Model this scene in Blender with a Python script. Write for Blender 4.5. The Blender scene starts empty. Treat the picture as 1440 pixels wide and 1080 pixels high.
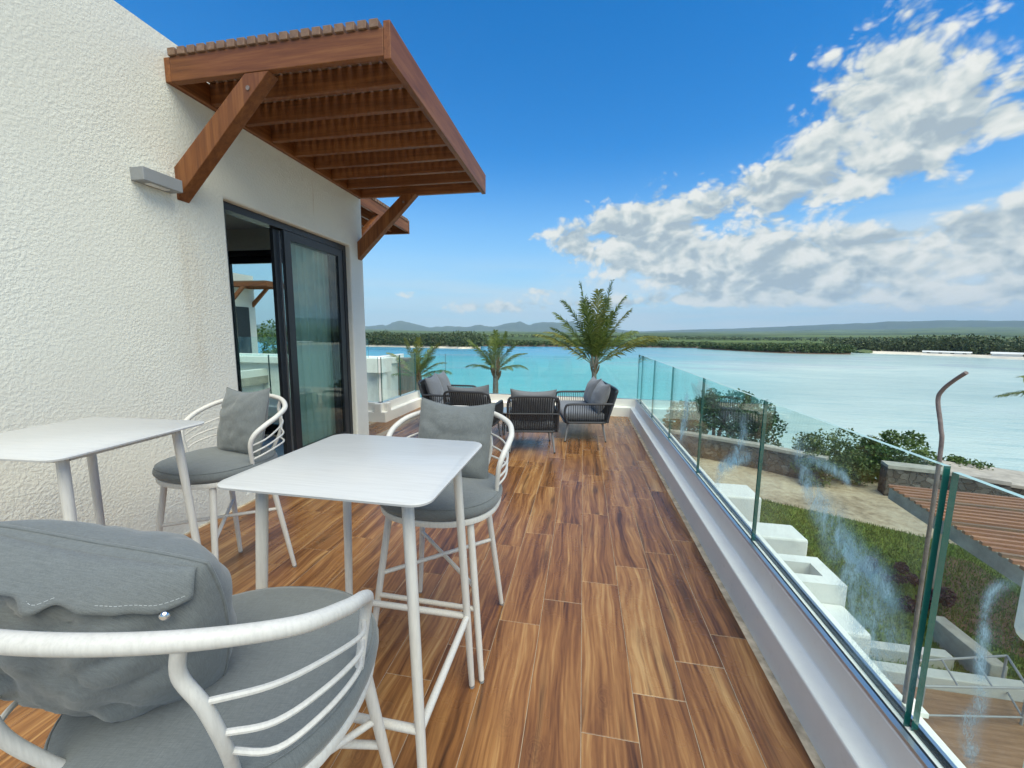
import bpy, bmesh, math, random
import numpy as np
from mathutils import Vector, Matrix, noise as mnoise
R = math.radians
random.seed(7)
scn = bpy.context.scene
col = scn.collection

# ------------------------------------------------------------------ camera
CAM_H = 1.45
F_PX = 550.0
YAW, PITCH, ROLL = R(10.2), R(7.36), R(0.6)
fwd = Vector((-math.sin(YAW) * math.cos(PITCH), math.cos(YAW) * math.cos(PITCH), -math.sin(PITCH)))
rgt0 = Vector((math.cos(YAW), math.sin(YAW), 0))
up0 = rgt0.cross(fwd)
rgt = rgt0 * math.cos(ROLL) + up0 * math.sin(ROLL)
upv = up0 * math.cos(ROLL) - rgt0 * math.sin(ROLL)
cam_data = bpy.data.cameras.new('camera')
cam_data.sensor_width = 36
cam_data.lens = 36 * F_PX / 1440
cam_data.clip_start = 0.02
cam_data.clip_end = 40000
cam = bpy.data.objects.new('camera', cam_data)
col.objects.link(cam)
cm = Matrix((rgt, upv, -fwd)).transposed().to_4x4()
cm.translation = Vector((0, 0, CAM_H))
cam.matrix_world = cm
scn.camera = cam

def pix(x, y, z):
    """photo pixel -> the point where that line of sight meets the level z"""
    d = fwd * F_PX + rgt * (x - 720) - upv * (y - 540)
    t = (z - CAM_H) / d.z
    return Vector((0, 0, CAM_H)) + d * t

def pixY(x, y, Y):
    d = fwd * F_PX + rgt * (x - 720) - upv * (y - 540)
    return Vector((0, 0, CAM_H)) + d * (Y / d.y)

# ------------------------------------------------------------------ node helpers
class G:
    def __init__(s, nt):
        s.nt = nt
    def n(s, t, **kw):
        nd = s.nt.nodes.new(t)
        for k, v in kw.items():
            setattr(nd, k, v)
        return nd
    def put(s, sock, v):
        if v is None:
            return
        if hasattr(v, 'is_linked') or isinstance(v, bpy.types.NodeSocket):
            s.nt.links.new(v, sock)
        else:
            if isinstance(v, (tuple, list)) and len(v) == 3 and sock.type == 'RGBA':
                v = (*v, 1)
            sock.default_value = v
    def m(s, op, a, b=None, c=None, clamp=False):
        nd = s.n('ShaderNodeMath', operation=op, use_clamp=clamp)
        for i, v in enumerate((a, b, c)):
            if v is not None:
                s.put(nd.inputs[i], v)
        return nd.outputs[0]
    def add(s, a, b): return s.m('ADD', a, b)
    def sub(s, a, b): return s.m('SUBTRACT', a, b)
    def mul(s, a, b): return s.m('MULTIPLY', a, b)
    def vm(s, op, a, b=None):
        nd = s.n('ShaderNodeVectorMath', operation=op)
        s.put(nd.inputs[0], a)
        if b is not None:
            s.put(nd.inputs[1], b)
        return nd.outputs[0]
    def noise(s, vec, scale, detail=2, rough=.5, dist=0, out=0):
        nd = s.n('ShaderNodeTexNoise')
        if vec is not None:
            s.put(nd.inputs['Vector'], vec)
        s.put(nd.inputs['Scale'], scale)
        s.put(nd.inputs['Detail'], detail)
        s.put(nd.inputs['Roughness'], rough)
        s.put(nd.inputs['Distortion'], dist)
        return nd.outputs[out]
    def ramp(s, f, stops, interp='LINEAR'):
        nd = s.n('ShaderNodeValToRGB')
        cr = nd.color_ramp
        cr.interpolation = interp
        while len(cr.elements) < len(stops):
            cr.elements.new(.5)
        for e, (p, c) in zip(cr.elements, stops):
            e.position = p
            e.color = (*c, 1) if len(c) == 3 else c
        s.put(nd.inputs[0], f)
        return nd.outputs[0]
    def mix(s, f, a, b, blend='MIX'):
        nd = s.n('ShaderNodeMix', data_type='RGBA', blend_type=blend)
        s.put(nd.inputs[0], f)
        s.put(nd.inputs[6], a)
        s.put(nd.inputs[7], b)
        return nd.outputs[2]
    def rng(s, v, a, b, c=0., d=1., smooth=True):
        nd = s.n('ShaderNodeMapRange', interpolation_type='SMOOTHSTEP' if smooth else 'LINEAR')
        for i, q in enumerate((v, a, b, c, d)):
            s.put(nd.inputs[i], q)
        return nd.outputs[0]
    def xyz(s, v):
        nd = s.n('ShaderNodeSeparateXYZ')
        s.put(nd.inputs[0], v)
        return nd.outputs
    def comb(s, x, y, z):
        nd = s.n('ShaderNodeCombineXYZ')
        for i, q in enumerate((x, y, z)):
            s.put(nd.inputs[i], q)
        return nd.outputs[0]
    def bump(s, h, strength=.3, dist=.01, normal=None):
        nd = s.n('ShaderNodeBump')
        s.put(nd.inputs['Strength'], strength)
        s.put(nd.inputs['Distance'], dist)
        s.put(nd.inputs['Height'], h)
        if normal is not None:
            s.put(nd.inputs['Normal'], normal)
        return nd.outputs[0]

# ------------------------------------------------------------------ world: sky with clouds
SUN_EL, SUN_AZ = R(60), R(140)        # azimuth measured clockwise from +Y (the deck's length)
world = bpy.data.worlds.new('World')
scn.world = world
world.use_nodes = True
wt = world.node_tree
wt.nodes.clear()
g = G(wt)
sky = g.n('ShaderNodeTexSky', sky_type='NISHITA')
sky.sun_disc = False
sky.sun_elevation = SUN_EL
sky.sun_rotation = SUN_AZ
sky.altitude = 20
sky.air_density = 1.0
sky.dust_density = 0.35
sky.ozone_density = 2.6
hs = g.n('ShaderNodeHueSaturation')
hs.inputs['Saturation'].default_value = 1.45
hs.inputs['Value'].default_value = 1.0
wt.links.new(sky.outputs[0], hs.inputs['Color'])
tc = g.n('ShaderNodeTexCoord')
d = tc.outputs['Generated']
dx, dy, dz = g.xyz(d)
el = g.mul(g.m('ARCSINE', dz), 57.2958)
az = g.mul(g.m('ARCTAN2', dx, dy), 57.2958)
ae = g.comb(az, el, 0)
def blob(acc, a0, e0, sa, se, k):
    """adds a soft elliptical cloud bank centred on (azimuth, elevation)"""
    q = g.n('ShaderNodeVectorMath', operation='MULTIPLY_ADD')
    g.put(q.inputs[0], ae)
    q.inputs[1].default_value = (1 / sa, 1 / se, 0)
    q.inputs[2].default_value = (-a0 / sa, -e0 / se, 0)
    dt = g.n('ShaderNodeVectorMath', operation='DOT_PRODUCT')
    wt.links.new(q.outputs[0], dt.inputs[0])
    wt.links.new(q.outputs[0], dt.inputs[1])
    return g.m('MULTIPLY_ADD', g.m('POWER', .36788, dt.outputs['Value']), k, acc)
mask = 0.0
for b in ((-1, 12.6, 5, 2.6, .30), (6, 14.6, 7, 4.0, .36), (19, 15.6, 10, 4.2, .36), (29, 17.2, 7, 2.6, .30), (31, 24.5, 6.5, 6.5, .36),
          (40, 19.5, 7, 3.4, .26), (33, 8.4, 10, 3.0, .36), (44, 9.4, 9, 3.8, .40), (23, 8.6, 10, 3.6, .36), (8, 10.0, 11, 3.0, .32), (18, 7.0, 13, 2.2, .28), (27, 21, 7, 4, .20),
          (16, 4.6, 9, 1.1, .35), (3, 4.2, 6, .9, .30), (-13, 3.8, 10, 1.2, .31), (-25, 5.3, 3.6, .9, .38), (36, 4.0, 14, 1.6, .30), (-6, 6.0, 3, .7, .27),
          (-7.0, 13.4, 2.0, 1.1, .27),
          (66, 20, 20, 13, .28), (125, 38, 45, 26, .30), (-115, 24, 40, 14, .20), (180, 36, 45, 24, .24), (-180, 36, 45, 24, .24)):  # unseen banks to the side and behind, enlarged to whiten the skylight
    mask = blob(mask, *b)
mask = g.m('MINIMUM', mask, .46)
cvec = g.vm('MULTIPLY', d, (1, 1, 1.45))
wrp = g.noise(cvec, 9, 2, .5, 0, 1)
cvec = g.vm('ADD', cvec, g.vm('MULTIPLY', g.vm('SUBTRACT', wrp, (.5, .5, .5)), (.055, .055, .055)))
def fbm(vec, det):
    big = g.noise(vec, 6.5, det, .62, .15)
    vo = g.n('ShaderNodeTexVoronoi', feature='F1')
    g.put(vo.inputs['Vector'], vec)
    vo.inputs['Scale'].default_value = 15
    vo.inputs['Detail'].default_value = 3 if det > 5 else 2
    vo.inputs['Roughness'].default_value = .62
    return g.add(g.mul(big, .72), g.mul(g.sub(.75, vo.outputs['Distance']), .34))
f0 = fbm(cvec, 7)
f1 = fbm(g.vm('ADD', cvec, (-.016, -.004, .030)), 3)
rho = g.sub(g.add(f0, g.mul(mask, 1.35)), .545)
alpha = g.rng(rho, -.04, .18)
# pale moist air low over the horizon, streaked
veil_n = g.noise(g.vm('MULTIPLY', d, (1, 1, 11)), 3.0, 3, .55)
air = g.mul(g.rng(el, 24, 0, 0, 1), .85)
veil = g.mul(g.rng(veil_n, .22, .60), g.mul(g.rng(g.add(el, g.rng(az, 5, 40, 0, -4)), 12, 4), g.rng(az, -50, 22, .30, 1.0)))
core = g.rng(rho, .10, .45)
lit = g.add(g.mul(g.sub(f0, f1), 2.7), .66)
lit = g.sub(lit, g.mul(core, .26))
lit = g.m('SUBTRACT', lit, g.mul(g.rng(el, 12, 4), -.06), clamp=True)
ccol = g.ramp(lit, [(.10, (.44, .53, .70)), (.38, (.60, .68, .83)), (.60, (.79, .83, .95)), (.88, (.93, .94, 1.06))])
bg_sky = g.n('ShaderNodeBackground')
skc = g.mix(1.0, hs.outputs[0], (.80, 1.02, 1.24), 'MULTIPLY')
g.put(bg_sky.inputs[0], skc)
bg_sky.inputs[1].default_value = 0.100
bg_cl = g.n('ShaderNodeBackground')
g.put(bg_cl.inputs[0], ccol)
bg_cl.inputs[1].default_value = 0.50
bg_air = g.n('ShaderNodeBackground')
bg_air.inputs[0].default_value = (.38, .64, 1.02, 1)
bg_air.inputs[1].default_value = 0.55
bg_ve = g.n('ShaderNodeBackground')
bg_ve.inputs[0].default_value = (.62, .75, 1.0, 1)
bg_ve.inputs[1].default_value = 0.55
def mixsh(f, a_, b_):
    q = g.n('ShaderNodeMixShader')
    g.put(q.inputs[0], f)
    wt.links.new(a_, q.inputs[1])
    wt.links.new(b_, q.inputs[2])
    return q.outputs[0]
sh0 = mixsh(air, bg_sky.outputs[0], bg_air.outputs[0])
sh0 = mixsh(veil, sh0, bg_ve.outputs[0])
sh0 = mixsh(alpha, sh0, bg_cl.outputs[0])
world.cycles.sampling_method = 'MANUAL'
world.cycles.sample_map_resolution = 512
wo = g.n('ShaderNodeOutputWorld')
wt.links.new(sh0, wo.inputs[0])

sun_d = bpy.data.lights.new('sun', 'SUN')
sun_d.energy = 2.5
sun_d.angle = R(62)
sun_d.color = (1, .94, .85)
sun = bpy.data.objects.new('sun', sun_d)
col.objects.link(sun)
sv = Vector((math.sin(SUN_AZ) * math.cos(SUN_EL), math.cos(SUN_AZ) * math.cos(SUN_EL), math.sin(SUN_EL)))
sun.rotation_euler = sv.to_track_quat('Z', 'Y').to_euler()
sun.location = (3, -3, 12)

scn.render.engine = 'CYCLES'
scn.view_settings.view_transform = 'Standard'
scn.view_settings.look = 'None'
scn.view_settings.exposure = 0.93
scn.view_settings.gamma = 1
scn.view_settings.use_curve_mapping = False
scn.view_settings.use_white_balance = True
scn.view_settings.white_balance_temperature = 7300
scn.view_settings.white_balance_tint = -2
scn.cycles.max_bounces = 7
scn.cycles.transparent_max_bounces = 24
scn.cycles.glossy_bounces = 4
scn.cycles.volume_bounces = 0
scn.cycles.use_adaptive_sampling = True
scn.cycles.adaptive_threshold = 0.015

# ------------------------------------------------------------------ materials
MATS = {}
def new_mat(name):
    m = bpy.data.materials.new(name)
    m.use_nodes = True
    m.node_tree.nodes.clear()
    MATS[name] = m
    return m, G(m.node_tree)
def finish(g, shader, disp=None):
    o = g.n('ShaderNodeOutputMaterial')
    g.nt.links.new(shader, o.inputs[0])
def principled(g, color, rough=.5, normal=None, spec=.5, metal=0, **kw):
    p = g.n('ShaderNodeBsdfPrincipled')
    g.put(p.inputs['Base Color'], color)
    g.put(p.inputs['Roughness'], rough)
    g.put(p.inputs['Metallic'], metal)
    g.put(p.inputs['Specular IOR Level'], spec)
    if normal is not None:
        g.put(p.inputs['Normal'], normal)
    for k, v in kw.items():
        g.put(p.inputs[k], v)
    return p.outputs[0]
def coord(g, kind='Object'):
    return g.n('ShaderNodeTexCoord').outputs[kind]
def orand(g):
    return g.n('ShaderNodeObjectInfo').outputs['Random']
def wpos(g):
    return g.n('ShaderNodeNewGeometry').outputs['Position']

def simple(name, c, rough=.6, var=.12, scale=6, bump=.0, bscale=60, spec=.4, metal=0, vary_obj=0.):
    m, g = new_mat(name)
    v = coord(g)
    n = g.noise(v, scale, 5, .6)
    lo = tuple(max(0, x * (1 - var)) for x in c)
    hi = tuple(min(1, x * (1 + var)) for x in c)
    cc = g.ramp(n, [(.3, lo), (.7, hi)])
    if vary_obj:
        cc = g.mix(g.mul(orand(g), vary_obj), cc, (c[0] * .5, c[1] * .5, c[2] * .5))
    nb = g.bump(g.noise(v, bscale, 3, .6), bump, .004) if bump else None
    finish(g, principled(g, cc, rough, nb, spec, metal))
    return m

# rough stucco
def mk_stucco():
    m, g = new_mat('stucco')
    v = wpos(g)
    n1 = g.noise(v, 62, 3, .55, .3)
    n2 = g.noise(v, 130, 2, .6)
    big = g.noise(v, .7, 5, .55)
    x, y, z = g.xyz(v)
    h = g.add(g.rng(n1, .35, .68), g.mul(n2, .35))
    c = g.ramp(big, [(.3, (.745, .73, .645)), (.7, (.81, .80, .72))])
    # rust drips below the timber bracket and a hairline drip by the door
    def drip(y0, w, z0, z1, k):
        yy = g.add(g.sub(y, y0), g.mul(g.sub(g.noise(g.comb(0, 0, z), 4, 3), .5), .06))
        a = g.m('POWER', 2.718, g.mul(g.m('POWER', g.mul(yy, 1 / w), 2), -1))
        return g.mul(g.mul(a, g.mul(g.rng(z, z0, z0 + .3), g.rng(z, z1, z1 - .35))), k)
    st = g.add(drip(2.40, .07, .9, 2.42, .22), g.add(drip(2.52, .14, 1.0, 2.2, .12), drip(3.78, .006, 2.55, 3.1, .55)))
    st = g.mul(st, g.rng(g.noise(g.vm('MULTIPLY', v, (14, 14, 2.5)), 1, 4, .6), .3, .65, .35, 1))
    c = g.mix(st, c, (.46, .33, .19))
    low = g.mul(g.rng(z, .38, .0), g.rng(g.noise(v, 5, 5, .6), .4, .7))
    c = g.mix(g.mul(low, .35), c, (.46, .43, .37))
    bs = g.rng(g.noise(v, 1.4, 3, .5), .3, .7, .22, .42)
    c = g.mix(g.mul(g.rng(g.noise(v, 2.6, 5, .65), .48, .75), .22), c, (.58, .56, .48))
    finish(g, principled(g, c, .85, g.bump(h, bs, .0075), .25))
mk_stucco()
def mk_white(name, c, dirt=.25):
    m, g = new_mat(name)
    v = wpos(g)
    n = g.noise(v, 2.2, 6, .65)
    n2 = g.noise(v, 22, 4, .6)
    cc = g.mix(g.mul(g.rng(n, .5, .8), dirt), c, tuple(x * .62 for x in c))
    cc = g.mix(g.mul(g.rng(n2, .56, .8), dirt * .7), cc, (.45, .42, .36))
    finish(g, principled(g, cc, .7, g.bump(n2, .12, .003), .3))
mk_white('kerb_white', (.86, .84, .78), .25)
mk_white('masonry_white', (.74, .745, .72), .6)
mk_white('parapet_grey', (.52, .52, .48), .5)
mk_white('wall_paint', (.72, .72, .69), .2)
simple('ceiling', (.62, .60, .56), .9, .05)
simple('grout', (.38, .31, .235), .9, .2, 30, .2)
simple('edge_mortar', (.50, .41, .29), .95, .45, 14, .5, 50)
simple('dark_frame', (.020, .024, .030), .32, .1, spec=.5)
simple('lamp_grey', (.26, .27, .28), .45, .06)
simple('lamp_lens', (.75, .75, .72), .3, .04)
simple('interior_floor', (.34, .35, .36), .3, .12, 3)

# wood-look floor tiles
def mk_plank():
    m, g = new_mat('plank_tile')
    o = coord(g)
    r = orand(g)
    off = g.comb(g.mul(r, 37.3), g.mul(r, 91.7), g.mul(r, 13.1))
    v = g.vm('ADD', o, off)
    warp = g.noise(g.vm('MULTIPLY', v, (5, 1.3, 1)), 1.0, 2, .5, 0, 1)
    vv = g.vm('ADD', v, g.vm('MULTIPLY', g.vm('SUBTRACT', warp, (.5, .5, .5)), (.11, .25, 0)))
    band = g.noise(g.vm('MULTIPLY', vv, (17, .75, 1)), 1, 3, .55)
    grain = g.noise(g.vm('MULTIPLY', vv, (60, 2.6, 1)), 1, 6, .65)
    fine = g.noise(g.vm('MULTIPLY', vv, (240, 7, 1)), 1, 3, .6)
    wv = g.n('ShaderNodeTexWave', wave_type='BANDS', bands_direction='X')
    g.put(wv.inputs['Vector'], g.vm('MULTIPLY', vv, (1, .16, 1)))
    wv.inputs['Scale'].default_value = 13
    wv.inputs['Distortion'].default_value = 9
    wv.inputs['Detail'].default_value = 3
    wv.inputs['Detail Scale'].default_value = 1.6
    tone = g.add(g.add(g.mul(band, .62), g.mul(grain, .38)), g.mul(g.sub(wv.outputs[1], .5), .055))
    tone = g.add(tone, g.mul(g.sub(r, .5), .09))
    c = g.ramp(tone, [(.30, (.060, .026, .012)), (.40, (.150, .062, .023)), (.49, (.250, .108, .038)),
                      (.58, (.355, .172, .062)), (.70, (.50, .295, .125))])
    streak = g.noise(g.vm('MULTIPLY', vv, (22, .8, 1)), 1.0, 4, .62, .3)
    s2 = g.noise(g.vm('MULTIPLY', vv, (2.2, 2.0, 1)), 1, 2, .5)
    sm = g.mul(g.rng(streak, .53, .66), g.rng(s2, .38, .58))
    c = g.mix(g.mul(sm, .66), c, (.030, .017, .011))
    # knot with rings
    ox, oy, oz = g.xyz(o)
    kx = g.sub(ox, g.mul(g.sub(g.m('FRACT', g.mul(r, 17.7)), .5), .11))
    ky = g.sub(oy, g.mul(g.sub(g.m('FRACT', g.mul(r, 53.1)), .5), .78))
    kd = g.m('SQRT', g.add(g.m('POWER', g.mul(kx, 1.0), 2), g.m('POWER', g.mul(ky, .52), 2)))
    kd = g.add(kd, g.mul(g.sub(g.noise(v, 22, 4, .6), .5), .055))
    rings = g.m('SINE', g.mul(kd, 560))
    kw = g.mul(g.rng(kd, .055, .012), .34)
    kcol = g.ramp(g.add(g.mul(rings, .5), .5), [(0, (.10, .042, .018)), (1, (.27, .125, .05))])
    c = g.mix(kw, c, kcol)
    c = g.mix(.25, c, g.ramp(fine, [(.3, (.35, .35, .35)), (.7, (1, 1, 1))]), 'MULTIPLY')
    dust = g.noise(wpos(g), 1.1, 5, .6)
    rough = g.add(.24, g.mul(g.rng(dust, .35, .75), .17))
    finish(g, principled(g, c, rough, g.bump(g.add(grain, g.mul(fine, .3)), .05, .002), .5))
mk_plank()
def mk_timber(name, c0, c1, c2, axis, sc=1.):
    m, g = new_mat(name)
    o = coord(g)
    r = orand(g)
    v = g.vm('ADD', o, g.comb(g.mul(r, 31.3), g.mul(r, 17.7), g.mul(r, 53.1)))
    s = {'x': (1.6, 26, 26), 'y': (26, 1.6, 26), 'z': (26, 26, 1.6)}[axis]
    n = g.noise(g.vm('MULTIPLY', v, s), sc, 5, .6, .4)
    n2 = g.noise(g.vm('MULTIPLY', v, tuple(q * 5 for q in s)), sc, 3, .6)
    c = g.ramp(g.add(g.mul(n, .75), g.mul(n2, .25)), [(.3, c0), (.5, c1), (.7, c2)])
    c = g.mix(g.mul(r, .35), c, tuple(q * .6 for q in c1))
    finish(g, principled(g, c, .48, g.bump(n2, .15, .003), .4))
for ax in 'xyz':
    mk_timber('timber_' + ax, (.095, .030, .010), (.215, .072, .021), (.325, .130, .042), ax)
    mk_timber('weathered_' + ax, (.14, .085, .055), (.24, .14, .085), (.34, .22, .15), ax)
simple('slat_end', (.20, .12, .075), .7, .3, 30)
def mk_grainwhite(name, c, s, k=.16, rough=.5):
    m, g = new_mat(name)
    o = coord(g)
    n = g.noise(g.vm('MULTIPLY', o, s), 1, 5, .7)
    n2 = g.noise(o, 5, 4, .6)
    cc = g.mix(g.mul(g.rng(n, .35, .75), k * 2), c, tuple(x * .68 for x in c))
    cc = g.mix(g.mul(g.rng(n2, .5, .75), k * .6), cc, (.55, .50, .43))
    finish(g, principled(g, cc, rough, g.bump(n, .12, .0015), .45))
mk_grainwhite('chair_white', (.62, .605, .575), (160, 160, 9), .24)
mk_grainwhite('tabletop_white', (.55, .555, .555), (6, 150, 60), .2, .36)
def mk_fabric(name, c, sc=1.):
    m, g = new_mat(name)
    o = coord(g)
    x, y, z = g.xyz(o)
    warp = g.noise(g.vm('MULTIPLY', o, (900, 60, 900)), sc, 2, .6)
    weft = g.noise(g.vm('MULTIPLY', o, (60, 900, 60)), sc, 2, .6)
    big = g.noise(o, 6, 4, .6)
    w = g.add(g.mul(warp, .5), g.mul(weft, .5))
    cc = g.ramp(w, [(.3, tuple(q * .72 for q in c)), (.7, tuple(q * 1.22 for q in c))])
    cc = g.mix(g.mul(g.rng(big, .4, .75), .25), cc, tuple(q * .78 for q in c))
    wr = g.noise(o, 9, 3, .5, .6)
    b1 = g.bump(wr, .22, .02)
    p = g.n('ShaderNodeBsdfPrincipled')
    g.put(p.inputs['Base Color'], cc)
    p.inputs['Roughness'].default_value = .92
    p.inputs['Specular IOR Level'].default_value = .15
    p.inputs['Sheen Weight'].default_value = .25
    p.inputs['Sheen Roughness'].default_value = .5
    g.put(p.inputs['Normal'], g.bump(w, .35, .0012, b1))
    finish(g, p.outputs[0])
mk_fabric('fabric_grey', (.148, .163, .168))
mk_fabric('fabric_slate', (.185, .192, .206))
simple('thread', (.42, .45, .47), .8, .05)
simple('chrome', (.8, .8, .82), .12, .02, metal=1)
simple('rope', (.035, .038, .044), .7, .3, 60, .4, 300)
simple('charcoal_metal', (.045, .048, .055), .45, .1)
simple('leg_metal', (.22, .23, .24), .4, .1)
simple('rubber', (.01, .01, .01), .8, .1)
simple('coffee_top', (.30, .33, .38), .15, .08)
def schlick(g, f0, k=1.):
    geo = g.n('ShaderNodeNewGeometry')
    dt = g.n('ShaderNodeVectorMath', operation='DOT_PRODUCT')
    g.nt.links.new(geo.outputs['Incoming'], dt.inputs[0])
    g.nt.links.new(geo.outputs['Normal'], dt.inputs[1])
    c = g.m('ABSOLUTE', dt.outputs['Value'])
    return g.m('ADD', g.mul(g.m('POWER', g.sub(1, c), 5), (1 - f0) * k), f0, clamp=True)
def mk_glass():
    m, g = new_mat('glass')
    tr = g.n('ShaderNodeBsdfTransparent')
    tr.inputs[0].default_value = (.925, .985, .970, 1)
    gl = g.n('ShaderNodeBsdfGlossy')
    gl.inputs['Roughness'].default_value = .0
    gl.inputs[0].default_value = (.9, .97, .97, 1)
    mx = g.n('ShaderNodeMixShader')
    g.put(mx.inputs[0], schlick(g, .035, .8))
    g.nt.links.new(tr.outputs[0], mx.inputs[1])
    g.nt.links.new(gl.outputs[0], mx.inputs[2])
    # dried salt film
    df = g.n('ShaderNodeBsdfDiffuse')
    df.inputs[0].default_value = (.62, .74, .76, 1)
    v = wpos(g)
    f = g.mul(g.rng(g.noise(g.vm('MULTIPLY', v, (2, 2, .8)), 2.2, 6, .62), .45, .80), .09)
    mx2 = g.n('ShaderNodeMixShader')
    g.put(mx2.inputs[0], f)
    g.nt.links.new(mx.outputs[0], mx2.inputs[1])
    g.nt.links.new(df.outputs[0], mx2.inputs[2])
    finish(g, mx2.outputs[0])
    m2, g = new_mat('window_glass')
    tr = g.n('ShaderNodeBsdfTransparent')
    tr.inputs[0].default_value = (.88, .95, .93, 1)
    gl = g.n('ShaderNodeBsdfGlossy')
    gl.inputs['Roughness'].default_value = .0
    mx = g.n('ShaderNodeMixShader')
    g.put(mx.inputs[0], schlick(g, .06, 1.))
    g.nt.links.new(tr.outputs[0], mx.inputs[1])
    g.nt.links.new(gl.outputs[0], mx.inputs[2])
    finish(g, mx.outputs[0])
mk_glass()
simple('glass_edge', (.012, .10, .085), .12, .1, spec=.8)
simple('channel_metal', (.62, .64, .66), .3, .05, metal=.9)
simple('gasket', (.012, .015, .02), .6, .05)
def mk_smear():
    m, g = new_mat('residue')
    uv = g.n('ShaderNodeTexCoord').outputs['UV']
    u, v, _ = g.xyz(uv)
    e = g.rng(g.m('ABSOLUTE', g.sub(u, .5)), .5, .0)
    e = g.mul(e, e)
    e2 = g.mul(g.rng(v, 0, .22), g.rng(v, 1, .78))
    o = wpos(g)
    n = g.noise(g.vm('MULTIPLY', o, (11, 11, 7)), 1, 7, .72, .6)
    n2 = g.noise(g.vm('MULTIPLY', o, (260, 260, 90)), 1, 3, .7)
    a = g.mul(g.mul(e, e2), g.mul(g.rng(n, .30, .66), g.rng(n2, .25, .65, .45, 1)))
    a = g.m('MULTIPLY', a, 1.1, clamp=True)
    df = g.n('ShaderNodeBsdfDiffuse')
    df.inputs[0].default_value = (.50, .70, .82, 1)
    tl = g.n('ShaderNodeBsdfTranslucent')
    tl.inputs[0].default_value = (.50, .70, .82, 1)
    ad = g.n('ShaderNodeMixShader')
    ad.inputs[0].default_value = .5
    g.nt.links.new(df.outputs[0], ad.inputs[1])
    g.nt.links.new(tl.outputs[0], ad.inputs[2])
    tr = g.n('ShaderNodeBsdfTransparent')
    mx = g.n('ShaderNodeMixShader')
    g.put(mx.inputs[0], a)
    g.nt.links.new(tr.outputs[0], mx.inputs[1])
    g.nt.links.new(ad.outputs[0], mx.inputs[2])
    finish(g, mx.outputs[0])
mk_smear()
def mk_curtain():
    m, g = new_mat('curtain')
    df = g.n('ShaderNodeBsdfDiffuse')
    df.inputs[0].default_value = (.82, .84, .83, 1)
    tl = g.n('ShaderNodeBsdfTranslucent')
    tl.inputs[0].default_value = (.82, .84, .83, 1)
    mx = g.n('ShaderNodeMixShader')
    mx.inputs[0].default_value = .45
    g.nt.links.new(df.outputs[0], mx.inputs[1])
    g.nt.links.new(tl.outputs[0], mx.inputs[2])
    finish(g, mx.outputs[0])
mk_curtain()
def mk_leaf(name, a, b, trans=.25, rough=.5):
    m, g = new_mat(name)
    r = g.n('ShaderNodeNewGeometry').outputs['Random Per Island']
    n = g.noise(coord(g), 1.1, 3, .6)
    c = g.ramp(g.add(g.mul(r, .6), g.mul(n, .4)), [(.2, a), (.8, b)])
    p = principled(g, c, rough, None, .35)
    tl = g.n('ShaderNodeBsdfTranslucent')
    g.put(tl.inputs[0], c)
    mx = g.n('ShaderNodeMixShader')
    mx.inputs[0].default_value = trans
    g.nt.links.new(p, mx.inputs[1])
    g.nt.links.new(tl.outputs[0], mx.inputs[2])
    finish(g, mx.outputs[0])
mk_leaf('palm_leaf', (.060, .105, .020), (.22, .27, .06))
mk_leaf('palm_leaf_yellow', (.11, .14, .025), (.30, .29, .07))
mk_leaf('leaf_dark', (.026, .070, .030), (.085, .165, .065))
mk_leaf('leaf_mid', (.048, .100, .026), (.145, .215, .055))
mk_leaf('leaf_far', (.040, .066, .024), (.100, .130, .048), .1)
mk_leaf('leaf_far_green', (.045, .080, .022), (.120, .165, .050), .1)
mk_leaf('leaf_bush', (.065, .105, .030), (.19, .23, .08))
mk_leaf('leaf_purple', (.045, .025, .035), (.12, .06, .07))
mk_leaf('grass', (.085, .145, .028), (.19, .26, .065))
simple('palm_trunk', (.20, .17, .135), .9, .4, 18, .6, 30)
simple('palm_sheath', (.16, .10, .05), .9, .4, 30, .5, 60)
simple('bark', (.12, .09, .065), .9, .3, 14, .6, 25)
simple('rusty_rod', (.20, .16, .15), .75, .35, 30, .5, 120)
simple('concrete', (.40, .37, .31), .9, .25, 3, .3, 30)
simple('roof_brown', (.19, .15, .12), .8, .25, 4, .3, 20)
def mk_sand():
    m, g = new_mat('sand')
    v = wpos(g)
    n = g.noise(v, .45, 6, .6)
    n2 = g.noise(v, 4.5, 5, .65)
    c = g.ramp(g.add(g.mul(n, .6), g.mul(n2, .4)), [(.34, (.20, .15, .095)), (.48, (.42, .34, .24)), (.64, (.60, .52, .38))])
    finish(g, principled(g, c, .95, g.bump(n2, .8, .08), .15))
mk_sand()
def mk_lawn():
    m, g = new_mat('lawn')
    v = wpos(g)
    n = g.noise(v, .9, 6, .62)
    n2 = g.noise(v, 34, 4, .7)
    c = g.ramp(g.add(g.mul(n, .55), g.mul(n2, .45)), [(.32, (.085, .120, .028)), (.5, (.135, .20, .042)), (.7, (.23, .265, .08))])
    finish(g, principled(g, c, .95, g.bump(n2, .9, .03), .1))
mk_lawn()
simple('beach_sand', (.72, .65, .52), .95, .1, .2)
simple('soil', (.13, .085, .055), .95, .4, 3, .5, 20)
simple('gravel_path', (.42, .38, .31), .95, .3, 6, .4, 40)
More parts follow.
